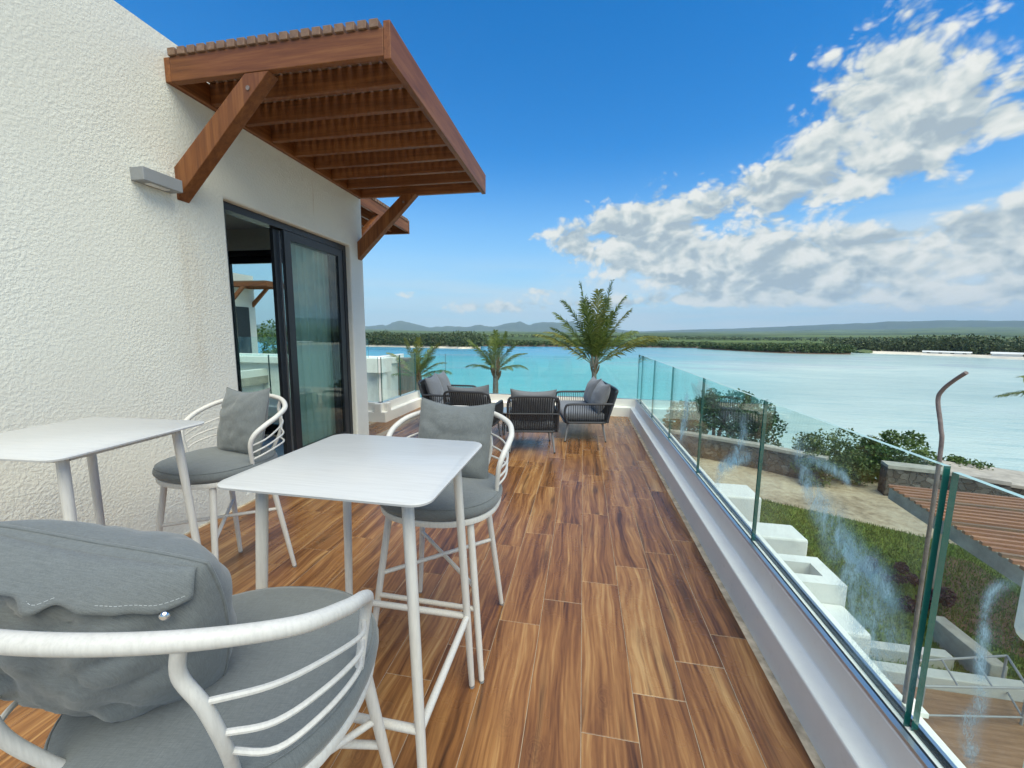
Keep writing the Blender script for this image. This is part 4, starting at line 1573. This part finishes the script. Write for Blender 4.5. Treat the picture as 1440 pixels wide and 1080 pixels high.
# ---- lounge seats: rope-woven, local front towards -y
def make_lounge(loc, rz, w, label, n_cush, seed, group='charcoal rope lounge seats', kind='lounge_chair', throw=False):
    root = empty(kind, loc, rz)
    tag(root, label, 'sofa' if n_cush > 1 else 'armchair', group)
    hw, y0, y1, zb = w / 2, -.30, .26, .275
    ra = .62 if False else .52
    mb = MB()
    rc = .06
    ringp = []
    for cx, cy, a0 in ((hw - rc, y1 - rc, 0), (-hw + rc, y1 - rc, 90), (-hw + rc, y0 + rc, 180), (hw - rc, y0 + rc, 270)):
        for k_ in range(5):
            a = R(a0 + k_ * 22.5)
            ringp.append((cx + math.cos(a) * rc, cy + math.sin(a) * rc, zb))
    mb.tube(ringp, .015, 8, closed=True)
    mb.build('base_frame', 'charcoal_metal', root, smooth=SM)
    mb = MB()
    mb.box(-hw + .02, hw - .02, y0 + .02, y1 - .02, zb - .008, zb + .012)
    mb.build('seat_base', 'rope', root)
    backp = lambda x, t: Vector((x, y1 + .13 * t, zb + (.72 - zb) * t))
    bp = catmull([backp(-hw, 0), backp(-hw, .5), backp(-hw + .004, .85), backp(-hw + .06, .99), backp(0, 1.0), backp(hw - .06, .99), backp(hw - .004, .85), backp(hw, .5), backp(hw, 0)], 6)
    mb = MB()
    mb.tube(bp, .016, 8)
    mb.build('back_frame', 'charcoal_metal', root, smooth=SM)
    mb = MB()
    mb.tube([backp(-hw, .52) + Vector((0, .012, 0)), backp(0, .52) + Vector((0, .012, 0)), backp(hw, .52) + Vector((0, .012, 0))], .011, 8)
    mb.build('back_bar', 'charcoal_metal', root, smooth=SM)
    rp = MB()
    nrope = int(w / .027)
    for i in range(1, nrope):
        x = -hw + w * i / nrope
        top = .985 if abs(x) < hw - .06 else .90
        a, m_, b = backp(x, 0), backp(x, .52) + Vector((0, -.006, 0)), backp(x, top)
        rp.tube([a, m_, b], .0085, 5, flat=.55)
    o = rp.build('back_rope', 'rope', root, smooth=SM)
    o['kind'] = 'stuff'
    for s_ in (1, -1):
        ap = catmull([(s_ * hw, y0 + .03, zb), (s_ * hw, y0 - .005, zb + .12), (s_ * hw, y0 + .005, ra - .035), (s_ * hw, y0 + .06, ra), (s_ * hw, 0, ra + .005), (s_ * hw, y1 + .07, ra + .01)], 6)
        mb = MB()
        mb.tube(ap, .016, 8)
        mb.build('arm_frame', 'charcoal_metal', root, smooth=SM)
        rp = MB()
        for y in np.arange(y0 + .045, y1 + .03, .030):
            rp.tube([(s_ * hw, y, zb), (s_ * (hw + .004), y, (zb + ra) / 2), (s_ * hw, y, ra)], .0085, 5, flat=.55)
        o = rp.build('arm_rope', 'rope', root, smooth=SM)
        o['kind'] = 'stuff'
    for sx, sy in ((1, 1), (1, -1), (-1, 1), (-1, -1)):
        a = Vector((sx * (hw - .06), (y1 - .05 if sy > 0 else y0 + .05), zb))
        b = Vector((sx * (hw - .025), (y1 - .0 if sy > 0 else y0 + .01), .012))
        mb = MB()
        mb.tube([a, b], [.016, .0095], 10)
        lg = mb.build('leg', 'leg_metal', root, smooth=SM)
        mb = MB()
        mb.tube([b + Vector((0, 0, .004)), Vector((b.x, b.y, 0))], .0105, 8)
        mb.build('foot_cap', 'rubber', lg)
    # seat cushion
    mb = MB()
    cw, cd = (w - .06), .56
    secs = []
    def rr_out(hx, hy, r_, z):
        P = []
        for cx, cy, a0 in ((hx - r_, hy - r_, 0), (-hx + r_, hy - r_, 90), (-hx + r_, -hy + r_, 180), (hx - r_, -hy + r_, 270)):
            for k_ in range(7):
                a = R(a0 + k_ * 15)
                P.append((cx + math.cos(a) * r_, cy - .03 + math.sin(a) * r_, z))
        return P
    for z, k_ in ((.012, .03), (.02, .012), (.045, .0), (.08, .0), (.103, .01), (.115, .035), (.122, .10), (.124, .2)):
        secs.append(rr_out(cw / 2 - k_, cd / 2 - k_, max(.012, .06 - k_ * .2), zb + z))
    mb.ring(secs)
    mb.build('seat_cushion', 'fabric_slate', root, smooth=True)
    for i in range(n_cush):
        x = -cw / 2 + cw * (i + .5) / n_cush
        add_pillow(root, (x, y1 - .035, zb + .315), (R(-19), R(random.uniform(-3, 3)), R(random.uniform(-3, 3))), cw / n_cush + .01, .44, .19, 'fabric_slate', seed + i * 2.3, res=28, wr=.008)
    return root
make_lounge((-.62, 4.86, 0), R(191), .60, 'charcoal rope armchair with its back to the bar tables beside the coffee tables', 1, 21)
make_lounge((-1.40, 5.02, 0), R(178), .60, 'charcoal rope armchair beside the sofa next to the short kerb', 1, 25)
make_lounge((-.01, 5.80, 0), R(-80), 1.16, 'charcoal rope two-seat sofa nearest the stained glass balustrade', 2, 31, kind='lounge_sofa')
make_lounge((-2.06, 6.02, 0), R(97), 1.16, 'charcoal rope two-seat sofa next to the short kerb by the house corner', 2, 37, kind='lounge_sofa')
# nested coffee tables
def coffee(loc, r_, h, label):
    root = empty('coffee_table', loc, R(15))
    tag(root, label, 'coffee table', 'nested coffee tables')
    mb = MB()
    c_ = [(math.cos(a), math.sin(a)) for a in np.linspace(0, 2 * math.pi, 40, endpoint=False)]
    mb.ring([[(x * r_ * k_, y * r_ * k_, z) for x, y in c_] for z, k_ in ((h - .02, .985), (h - .016, 1), (h - .004, 1), (h, .99))])
    mb.build('table_top', 'coffee_top', root, smooth=SM)
    for k_ in range(3):
        a = k_ * 2.094
        mb = MB()
        mb.tube([(math.cos(a) * r_ * .7, math.sin(a) * r_ * .7, h - .018), (math.cos(a) * r_ * .92, math.sin(a) * r_ * .92, 0)], [.014, .009], 8)
        mb.build('leg', 'charcoal_metal', root, smooth=SM)
coffee((-.86, 5.86, 0), .26, .45, 'taller round coffee table among the lounge seats')
coffee((-1.02, 5.55, 0), .22, .34, 'lower round coffee table tucked against the taller one')

# ---- bent rusty rod behind the glass
def px_plane(x, y, X0):
    dd = fwd * F_PX + rgt * (x - 720) - upv * (y - 540)
    return Vector((0, 0, CAM_H)) + dd * (X0 / dd.x)
XR = 1.03
q0, q1, q2, q3 = px_plane(1322, 640, XR), px_plane(1319, 563, XR), px_plane(1326, 548, XR), px_plane(1359, 524, XR)
qb = px_plane(1272, 985, XR)
mb = MB()
RP = catmull([(XR, qb.y, .296), Vector((XR, qb.y, .30)).lerp(q0, .5), q0, q0.lerp(q1, .5) + Vector((0, -.006, .0)), q1, q2, q2.lerp(q3, .55) + Vector((0, .004, 0)), q3], 7)
mb.tube(RP, [.0052] * len(RP), 10)
rod = mb.build('bent_rod', 'rusty_rod', smooth=SM)
rod.location = (0, 0, 0)
tag(rod, 'bent brown rusty rod sticking up behind the glass panel joint', 'rod')
mb = MB()
mb.box(1.022, 1.075, qb.y - .03, qb.y + .03, .297, .312)
br = mb.build('rod_bracket', 'kerb_white', rod)

# ================================================================== BELOW THE TERRACE
# white masonry blocks rising beside the kerb
def block(name, x0, x1, y0, y1, top, label, hollow=None, notch=False):
    root = empty(name, ((x0 + x1) / 2, (y0 + y1) / 2, GZ))
    tag(root, label, 'pillar', 'white masonry pillars outside the balustrade')
    mb = MB()
    t_ = top - GZ
    hx, hy = (x1 - x0) / 2, (y1 - y0) / 2
    if hollow:
        wl = hollow
        for b in ((-hx, hx, -hy, -hy + wl), (-hx, hx, hy - wl, hy), (-hx, -hx + wl, -hy + wl, hy - wl), (hx - wl, hx, -hy + wl, hy - wl)):
            mb.box(b[0], b[1], b[2], b[3], 0, t_)
        mb.box(-hx + wl, hx - wl, -hy + wl, hy - wl, 0, t_ - .35)
        o = mb.build('shaft', 'masonry_white', root)
        bm = bmesh.new(); bm.from_mesh(o.data); bmesh.ops.remove_doubles(bm, verts=bm.verts, dist=1e-4); bm.to_mesh(o.data); bm.free()
    else:
        mb.box(-hx, hx, -hy, hy, 0, t_, bev=.02)
        o = mb.build('shaft', 'masonry_white', root)
    return root
block('masonry_pillar', 1.68, 2.14, 4.86, 5.30, -.45, 'white square masonry pillar, farthest of the row beyond the kerb')
block('masonry_pillar', 1.66, 2.15, 3.90, 4.22, -.45, 'white masonry pillar with a flat solid top, middle of the row')
b3 = block('masonry_pillar', 1.58, 2.06, 3.20, 3.60, -.45, 'white masonry pillar with an open square shaft in its top', hollow=.11)
mb = MB()
mb.box(-.24, .225, -.53, -.203, 0, -.60 - GZ, bev=.025)
mb.build('buttress', 'masonry_white', b3)

# pergola with timber slats on concrete beams
PZ = -1.9
pc = pix(1253, 681, PZ)
perg = empty('garden_pergola', (7.05, 10.05, GZ), R(-8))
tag(perg, 'garden pergola with a red-brown slatted roof on concrete beams', 'pergola')
# local: x to the right, y away (the far left corner is at the origin)
def gp(nm, mat, x0, x1, y0, y1, z0, z1, bev=0):
    mb = MB()
    cx, cy, cz = (x0 + x1) / 2, (y0 + y1) / 2, (z0 + z1) / 2
    mb.box(x0 - cx, x1 - cx, y0 - cy, y1 - cy, z0 - cz, z1 - cz, bev=bev)
    o = mb.build(nm, mat, perg)
    o.location = (cx, cy, cz)
    return o
top = PZ - GZ
LENP = 4.4
gp('beam', 'concrete', 0, .16, -LENP, 0, top - .34, top - .055)
gp('beam', 'concrete', 5.0, 5.16, -LENP, 0, top - .34, top - .055)
gp('beam', 'concrete', .16, 5.0, -.16, 0, top - .34, top - .06)
for x in (0.9, 5.0):
    for y in (-.16, -LENP):
        gp('post', 'concrete', x, x + .14, y, y + .14, 0, top - .34)
mk_timber('timber_red', (.20, .085, .045), (.36, .165, .09), (.50, .27, .16), 'x')
for k_ in range(24):
    y = -.05 - k_ * .186
    gp('roof_slat', 'weathered_x' if k_ % 6 == 4 else 'timber_red', -.05, 5.22, y - .036, y + .036, top - .055, top)

# dry-stone garden wall and the jetty block
def stone_wall(name, pts, h, th, label, cap=True):
    mb = MB()
    root = empty(name, (pts[0][0], pts[0][1], GZ))
    tag(root, label, 'wall', 'stone walls along the shore')
    L = []
    for a, b in zip(pts[:-1], pts[1:]):
        n_ = max(2, int((Vector(b) - Vector(a)).length / .25))
        for k_ in range(n_):
            L.append(Vector(a).lerp(Vector(b), k_ / n_))
    L.append(Vector(pts[-1]))
    secs, caps = [], []
    for k_, p in enumerate(L):
        t_ = (L[min(k_ + 1, len(L) - 1)] - L[max(k_ - 1, 0)]).normalized()
        nn = Vector((-t_.y, t_.x))
        j = lambda s_, z: .05 * mnoise.noise(Vector((p.x * 2.1, p.y * 2.1 + s_ * 9, z * 2.3)))
        prof = [(-th, -.1), (-th, h * .35), (-th, h * .7), (-th * .92, h), (th * .92, h), (th, h * .6), (th, -.1)]
        row = []
        for o_, z in prof:
            q = p + nn * (o_ + j(o_, z))
            row.append((q.x - pts[0][0], q.y - pts[0][1], z + (j(o_, z) if z > h * .9 else 0)))
        secs.append(row)
        caps.append([((p + nn * o_).x - pts[0][0], (p + nn * o_).y - pts[0][1], z + .02 * mnoise.noise(Vector((p.x, p.y, 3)))) for o_, z in ((-th * 1.05, h - .02), (-th * 1.0, h + .10), (th * 1.0, h + .10), (th * 1.05, h - .02))])
    mb.ring(secs)
    fix_normals(mb.build('rubble', 'stone_wall', root))
    if cap:
        mb = MB()
        mb.ring(caps)
        fix_normals(mb.build('coping', 'concrete', root, smooth=SM))
    return root
stone_wall('stone_wall', [(2.2, 20.6), (4.8, 19.6), (7.6, 18.0), (9.4, 16.5)], .95, .22, 'long rubble stone wall with pale coping behind the sand')
stone_wall('stone_wall', [(10.9, 15.9), (12.4, 15.5), (13.6, 14.7)], 1.05, .30, 'short rough stone wall behind the pergola roof')
mb = MB()
jw = empty('stone_jetty', (14.6, 16.4, GZ), R(-28))
tag(jw, 'low stone jetty with a flat concrete top beside the water', 'jetty')
mb.box(-1.5, 1.9, -.7, 1.5, -1.2, .62)
mb.build('rubble', 'stone_wall', jw)
mb = MB()
mb.box(-1.55, 1.95, -.75, 1.55, .62, .74, bev=.02)
mb.build('coping', 'concrete', jw)

# lower terrace at the bottom right, parapets, frame and white pier
LZ = -4.0
mb = MB()
mb.box(1.05, 9.6, 1.0, 6.55, GZ - .02, LZ)
tag(mb.build('lower_deck', 'weathered_x'), 'brown lower terrace floor beneath the balustrade', 'floor', kind='structure')
def low_wall(x0, x1, y0, y1, z1, label, mat='masonry_white'):
    mb = MB()
    mb.box(x0, x1, y0, y1, GZ - .02, z1, bev=.015)
    return tag(mb.build('parapet', 'parapet_grey' if mat == 'masonry_white' else mat), label, 'parapet', 'low white parapets of the lower terrace')
low_wall(1.08, 9.6, 6.56, 6.76, -3.80, 'wide low white parapet at the edge of the brown lower terrace')
low_wall(4.6, 6.4, 7.25, 7.45, -3.95, 'thin white garden kerb between lawn and lower terrace')
low_wall(6.62, 6.86, 6.95, 8.1, -3.75, 'low grey wall beside the earth path', 'concrete')
fr = empty('metal_frame', (5.9, 6.05, LZ))
tag(fr, 'bare pale metal table frame standing on the lower terrace', 'frame')
fa, fb, fc, fd = [pix(x, y, -3.42) - Vector((5.9, 6.05, LZ)) for x, y in ((1278, 930), (1416, 922), (1446, 968), (1300, 965))]
def bar(nm, a, b, r_=.017):
    mb = MB()
    mb.tube([a, b], r_, 6)
    mb.build(nm, 'lamp_grey', fr)
for a, b in ((fa, fb), (fb, fc), (fc, fd), (fd, fa)):
    bar('top_bar', a, b)
for t_ in (.33, .66):
    bar('cross_bar', fa.lerp(fb, t_), fd.lerp(fc, t_), .013)
for p in (fa, fb, fc, fd):
    bar('leg', p, Vector((p.x, p.y, 0)))
for a, b in ((fa, fd), (fd, fc), (fb, fc)):
    bar('low_bar', Vector((a.x, a.y, .12)), Vector((b.x, b.y, .12)), .013)
# white pier at the right: a post with a wide cap slab
pier = empty('masonry_pier', (2.70, 2.32, GZ))
tag(pier, 'white masonry pier with a thick overhanging cap beyond the glass', 'pillar')
mb = MB()
mb.box(-.22, .9, -.6, .06, 0, -.201 - GZ, bev=.03)
mb.build('shaft', 'masonry_white', pier)
mb = MB()
mb.box(-.30, .9, -.7, .16, -.20 - GZ, .24 - GZ, bev=.06)
mb.build('cap', 'masonry_white', pier)

# neighbour pavilion seen past the house corner
nb = empty('garden_pavilion', (-7.3, 11.2, GZ))
tag(nb, 'low white pavilion with a flat ledge roof seen through the corner glass', 'building')
mb = MB()
mb.box(-6, 1.05, 0, 1.3, 0, .42 - GZ)
mb.build('wall', 'masonry_white', nb)
mb = MB()
mb.box(-6.1, 1.12, -.2, 1.4, .42 - GZ, .62 - GZ, bev=.01)
mb.build('roof_ledge', 'kerb_white', nb)
mb = MB()
mb.box(.75, 1.35, -.34, .30, .22 - GZ, .66 - GZ, bev=.01)
mb.build('spout_box', 'kerb_white', nb)
mb = MB()
mb.box(1.08, 1.28, -.12, .1, 0, .22 - GZ)
mb.build('downpipe', 'kerb_white', nb)
o = glass_panel(nb, (-6, .2), (.62, .2), .62 - GZ, 1.25 - GZ)
sh = empty('timber_shed', (-6.22, 13.0, GZ))
tag(sh, 'grey-brown boarded shed wall beside the white pavilion', 'shed')
mb = MB()
for k_ in range(3):
    mbb = MB()
    mbb.box(-.31 + k_ * .21, -.31 + k_ * .21 + .2, 0, .5 if k_ in (0, 2) else .06, 0, .47 - GZ)
    mbb.build('board', 'weathered_z', sh)
mb = MB()
mb.box(-.35, .36, -.04, .56, .47 - GZ, .53 - GZ)
mb.build('roof', 'roof_brown', sh)

# other wing seen through the house's end door
wing = empty('house_wing', (-13.6, 13.2, GZ))
tag(wing, 'cream house wing with its own timber canopies seen through the open door', 'building')
mb = MB()
mb.box(-6, 0, 0, 1.3, 0, 3.7 - GZ)
mb.build('wall', 'stucco', wing)
mb = MB()
mb.box(-.02, .03, .35, .95, -GZ, 2.4 - GZ)
mb.build('door', 'dark_frame', wing)
mb = MB()
mb.box(-6, 3.4, -3, 8, -.25 - GZ, -.0 - GZ)
mb.build('terrace_slab', 'concrete', wing)
mb = MB()
mb.box(-6, 3.4, -3.0, -2.8, -GZ, .22 - GZ)
mb.box(3.2, 3.4, -2.8, 8, -GZ, .22 - GZ)
mb.build('kerb', 'kerb_white', wing)
mb = MB()
mb.box(-6, 3.2, -2.8, 7.8, -4.2 - GZ, -.255 - GZ)
mb.build('lower_wall', 'masonry_white', wing)
for k_ in range(4):
    glass_panel(wing, (-1.2 + k_ * 1.12, -2.9), (-.1 + k_ * 1.12, -2.9), .22 - GZ, 1.05 - GZ)
canopy('timber_canopy', (-13.6, 13.25, 3.15), 0, 1.2, 'weathered timber canopy on the wing seen through the open door', 1.75, 5)

# ================================================================== VEGETATION
# ---- coconut palms
def frond(parent, base, direction, length, droop, mat, seed, nl=70, lw=.036, ll=.48):
    rg = random.Random(seed)
    d_ = Vector(direction).normalized()
    pts, p, dv = [], Vector(base), d_.copy()
    n_ = 18
    for k_ in range(n_ + 1):
        pts.append(p.copy())
        dv = (dv + Vector((0, 0, -droop * (k_ / n_) ** 1.3 / n_ * 2.2))).normalized()
        p = p + dv * (length / n_)
    mb = MB()
    mb.tube(pts, [.020 * (1 - k_ / n_ * .85) * length / 2.2 for k_ in range(n_ + 1)], 5)
    side = d_.cross(Vector((0, 0, 1)))
    if side.length < .05:
        side = Vector((1, 0, 0))
    side.normalize()
    twist = rg.uniform(-.35, .35)
    for i in range(nl):
        t = .10 + .90 * i / (nl - 1)
        f_ = t * n_
        k_ = min(n_ - 1, int(f_))
        q = pts[k_].lerp(pts[k_ + 1], f_ - k_)
        tv = (pts[k_ + 1] - pts[k_]).normalized()
        upn = side.cross(tv).normalized()
        env = min(1, t / .18) ** .6 * (1 - .62 * max(0, (t - .55) / .45) ** 1.4)
        for s_ in (1, -1):
            if rg.random() < .03:
                continue
            L_ = ll * length / 2.2 * env * rg.uniform(.82, 1.12)
            sd = side * s_
            out = (sd * rg.uniform(.55, .8) + tv * rg.uniform(.75, 1.1) + upn * (rg.uniform(-.05, .28) + twist * s_)).normalized()
            g_ = Vector((0, 0, -1))
            m1 = q + out * (L_ * .45)
            o2 = (out + g_ * rg.uniform(.35, .85)).normalized()
            m2 = m1 + o2 * (L_ * .55)
            w_ = lw * rg.uniform(.8, 1.2) * length / 2.2
            wv = tv * (w_ * .5)
            mb.quad(q - wv * .7, q + wv * .7, m1 + wv, m1 - wv)
            mb.quad(m1 - wv, m1 + wv, m2 + wv * .12, m2 - wv * .12)
    return mb.build('frond', mat, parent)
def palm(loc, height, fronds, label, seed, r0=.13, lean=(0, 0), scale=1., crown_dir=None):
    root = empty('palm_tree', loc)
    tag(root, label, 'palm tree', 'coconut palms beyond the glass')
    rg = random.Random(seed)
    mb = MB()
    n_ = 46
    pts, rs = [], []
    for k_ in range(n_ + 1):
        t = k_ / n_
        pts.append((lean[0] * t ** 1.5, lean[1] * t ** 1.5, -.1 + (height + .1) * t))
        rs.append(r0 * (1.15 - .45 * t) * (1 + .07 * (k_ % 2)) * (1 + .04 * rg.random()))
    mb.tube(pts, rs, 12)
    mb.build('trunk', 'palm_trunk', root, smooth=SM)
    top_ = Vector((lean[0], lean[1], height))
    mb = MB()
    for k_ in range(14):
        a = k_ * 2.399
        b_ = top_ + Vector((math.cos(a) * r0 * .55, math.sin(a) * r0 * .55, -.12 + .03 * k_))
        e_ = top_ + Vector((math.cos(a) * r0 * (1.5 - .05 * k_), math.sin(a) * r0 * (1.5 - .05 * k_), .16 + .035 * k_))
        mb.tube([b_, b_.lerp(e_, .5) + Vector((math.cos(a) * .02, math.sin(a) * .02, 0)), e_], [r0 * .36, r0 * .3, r0 * .16], 6)
    mb.build('sheath', 'palm_sheath', root, smooth=SM)
    for i, (az_, el_, ln, dr, yl) in enumerate(fronds):
        dr_v = (math.sin(R(az_)) * math.cos(R(el_)), -math.cos(R(az_)) * math.cos(R(el_)), math.sin(R(el_)))
        frond(root, top_ + Vector((0, 0, .12)) + Vector(dr_v) * r0 * .7, dr_v, ln * scale, dr, 'palm_leaf_yellow' if yl else 'palm_leaf', seed * 100 + i)
    return root
# az: 90 = towards +x (right), -90 = left, 0 = towards the camera, 180 = away
c1 = pixY(833, 520, 13.0)
palm((c1.x + .12, 13.0, GZ), c1.z - GZ, [
    (92, 32, 2.35, .62, 1), (-88, 36, 2.1, .60, 1),
    (-85, 80, 2.6, .55, 0), (80, 82, 2.6, .55, 0), (100, 74, 2.3, .95, 0), (-95, 70, 2.3, 1.0, 0), (10, 85, 2.3, .4, 1), (88, 40, 2.0, .8, 1), (-84, 46, 1.9, .9, 1),
    (-100, 58, 2.1, .62, 0), (85, 66, 2.0, .75, 1), (-150, 70, 2.2, .55, 0), (-110, 46, 1.9, .6, 0), (95, 55, 1.7, 1.2, 0), (150, 76, 2.2, .6, 0), (-40, 76, 2.1, .5, 0), (40, 70, 1.8, .7, 0)],
    'tallest coconut palm with wide level fronds behind the two-seat sofa by the glass', 5, .105, (-.06, 0))
c2 = pixY(697, 528, 12.0)
palm((c2.x, 12.0, GZ), c2.z - GZ, [
    (-85, 52, 1.5, .35, 0), (-95, 20, 1.2, .9, 0), (85, 42, 1.35, .8, 0), (100, 22, 1.2, 1.1, 0), (10, 84, 1.5, .1, 0), (-80, 74, 1.5, .3, 0), (80, 76, 1.5, .3, 0),
    (-150, 68, 1.4, .5, 0), (-20, 55, 1.1, .8, 0), (70, 58, 1.35, .8, 0), (-75, 58, 1.3, .8, 0), (120, 45, 1.2, .9, 0), (5, 30, 1.0, 1.1, 0), (50, 25, 1.0, 1.2, 0), (-45, 28, 1.0, 1.2, 0)],
    'short bushy palm with drooping fronds behind the glass at the deck end', 6, .115, (0, 0), .80)
c3 = pixY(588, 535, 12.5)
palm((c3.x, 12.5, GZ), c3.z - GZ, [
    (-80, 48, 1.25, .75, 1), (-95, 25, 1.3, .8, 0), (85, 38, 1.1, .8, 1), (92, 20, 1.15, .8, 0), (30, 76, 1.3, .25, 1), (-30, 72, 1.3, .35, 1), (100, 62, 1.3, .5, 1),
    (160, 60, 1.2, .6, 0), (-150, 55, 1.2, .7, 0), (0, 45, 1.0, .9, 0), (60, 50, 1.1, .8, 0), (-60, 15, 1.0, 1.0, 0), (75, 12, .9, 1.1, 0)],
    'small palm with yellowish fronds beside the house corner', 8, .085)
# palm just outside the frame on the right, fronds reaching in
palm((12.15, 11.1, GZ), 4.3, [(-85, 16, 2.1, .45, 0), (-100, 2, 2.0, .4, 0), (-60, 30, 2.0, .6, 0), (0, 60, 2.0, .5, 0), (90, 45, 2.0, .7, 0), (150, 50, 2.0, .7, 0), (-130, 55, 1.9, .7, 0), (60, 20, 1.8, .8, 0), (30, 30, 1.9, .8, 0), (180, 70, 2.1, .3, 0)],
     'coconut palm beside the pergola reaching its frond tips towards the water', 9, .12)

# ---- leafy trees and shrubs
def shrub(name, loc, clumps, n_leaf, leaf, mat, label, cat, seed, trunk=None, group=None):
    """clumps: (dx,dy,dz,rx,ry,rz)"""
    root = empty(name, loc)
    tag(root, label, cat, group)
    Vs = []
    rg = np.random.default_rng(seed)
    for i, c in enumerate(clumps):
        u = rg.normal(size=(n_leaf, 3))
        u /= np.linalg.norm(u, axis=1)[:, None]
        rad = rg.uniform(.25, 1, n_leaf)[:, None] ** .4
        nz = np.array([1 + .35 * mnoise.noise(Vector((float(q[0]) * 2.4, float(q[1]) * 2.4, float(q[2]) * 2.4 + i))) for q in u])[:, None]
        P = np.array(c[:3]) + u * rad * nz * np.array(c[3:])
        P = P[P[:, 2] > .02]
        Vs.append(leaf_quads(len(P), lambda r_, n_: P, leaf, seed * 77 + i))
    quads_obj('crown', np.concatenate(Vs), mat, root)
    if trunk:
        mb = MB()
        for (x, y, z, r_) in trunk:
            mb.tube([(x * .15, y * .15, -.1), (x * .4, y * .4, z * .5), (x, y, z)], [r_, r_ * .75, r_ * .35], 7)
        mb.build('trunk', 'bark', root, smooth=SM)
    return root
def clumps_for(w, d_, h, n_, seed, z0=.2):
    rg = random.Random(seed)
    out = []
    for k_ in range(n_):
        x, y = rg.uniform(-w, w), rg.uniform(-d_, d_)
        z = z0 + rg.uniform(.15, 1) * h * (1 - .5 * (x / w) ** 2)
        r_ = rg.uniform(.22, .42) * min(h, w) * .9
        out.append((x, y, z, r_, r_, r_ * .85))
    return out
tl = pix(1050, 632, GZ)
shrub('sea_grape_tree', (6.9, 21.4, GZ - .4), clumps_for(2.3, 1.2, 3.1, 30, 2, .3), 420, .085, 'leaf_dark', 'large dark round-leaved tree behind the stone wall', 'tree', 3,
      [(.6, .2, 2.2, .12), (-1.2, 0, 2.0, .10), (1.6, .3, 1.8, .09), (-.3, -.3, 2.6, .11)])
shrub('shore_shrub', (11.2, 18.9, GZ - .3), clumps_for(1.6, .8, 1.7, 22, 5, .1), 420, .065, 'leaf_bush', 'olive shore bush spreading behind the long stone wall', 'shrub', 6, [(.3, 0, 1.0, .05), (-.5, .1, .9, .05)])
shrub('shore_shrub', (12.9, 17.6, GZ - .2), clumps_for(1.6, .7, 1.9, 24, 8, .1), 420, .07, 'leaf_mid', 'tallest green shore bush beside the short stone wall', 'shrub', 9, [(.3, 0, 1.1, .05), (-.5, .1, 1.0, .05)])
shrub('shore_shrub', (15.4, 18.2, GZ - .5), clumps_for(1.7, .7, 1.3, 20, 12, .1), 400, .065, 'leaf_mid', 'low green bush behind the stone jetty', 'shrub', 13, [(.3, 0, .8, .05)])
shrub('shore_shrub', (18.2, 16.6, GZ - .6), clumps_for(1.9, .8, 1.3, 20, 15, .1), 400, .065, 'leaf_mid', 'low green bush at the water beyond the jetty end', 'shrub', 16, [(.3, 0, .8, .05)])
shrub('wall_creeper', (10.0, 16.55, GZ), clumps_for(1.7, .6, 1.1, 22, 18, .03), 380, .05, 'leaf_bush', 'straggling creeper covering the gap between the stone walls', 'shrub', 19, [(.2, 0, .6, .03)])
shrub('flower_bed', (7.3, 9.6, GZ), clumps_for(.55, 1.0, .42, 16, 21, .02), 220, .035, 'leaf_purple', 'purple-leaved flower bed at the lawn edge', 'plants', 22)
shrub('flower_bed', (4.3, 9.9, GZ), clumps_for(.45, .8, .40, 12, 27, .02), 220, .035, 'leaf_purple', 'dark purple flower bed near the masonry pillars', 'plants', 28)
shrub('lawn_shrub', (4.2, 12.7, GZ), clumps_for(1.1, .5, .65, 12, 31, .05), 260, .05, 'leaf_bush', 'low feathery shrub where the lawn meets the sand', 'shrub', 33)
shrub('broad_tree', (-18.4, 20.5, GZ), clumps_for(2.6, 1.5, 4.6, 30, 41, 1.0), 320, .11, 'leaf_mid', 'broad green tree seen through the open door beyond the wing terrace', 'tree', 42, [(.5, 0, 3.0, .15), (-1, .2, 2.6, .12)])
shrub('shore_shrub', (.95, 15.2, GZ), clumps_for(.5, .4, 1.6, 12, 51, .8), 260, .07, 'leaf_mid', 'leafy shrub just peeping over the far kerb by the glass corner', 'shrub', 52, [(.1, 0, 1.9, .05), (-.1, .1, 1.6, .04)])
# small headland island seen through the open door
c = pixY(385, 474, 260)
belt('far_islet', [Vector((c.x - 60, c.y, 0)), Vector((c.x + 10, c.y + 6, 0)), Vector((c.x + 60, c.y, 0))], 20, 5.0, 160, 'leaf_far_green', 'low wooded islet in the blue water seen through the open door', 61, .5, 50, .3)

# ================================================================== haze
mb = MB()
mb.box(-8200, 8200, -8200, 8200, SEA - 1.5, 420)
hz = mb.build('haze', 'sand')
hz.data.materials.clear()
m = bpy.data.materials.new('haze_air')
m.use_nodes = True
m.node_tree.nodes.clear()
gg = G(m.node_tree)
pv = gg.n('ShaderNodeVolumePrincipled')
pv.inputs['Color'].default_value = (.62, .84, 1.0, 1)
pv.inputs['Density'].default_value = 1.2e-4
pv.inputs['Anisotropy'].default_value = -.2
oo = gg.n('ShaderNodeOutputMaterial')
m.node_tree.links.new(pv.outputs[0], oo.inputs['Volume'])
hz.data.materials.append(m)
tag(hz, 'thin blue haze in the air over the lagoon', 'haze', kind='stuff')
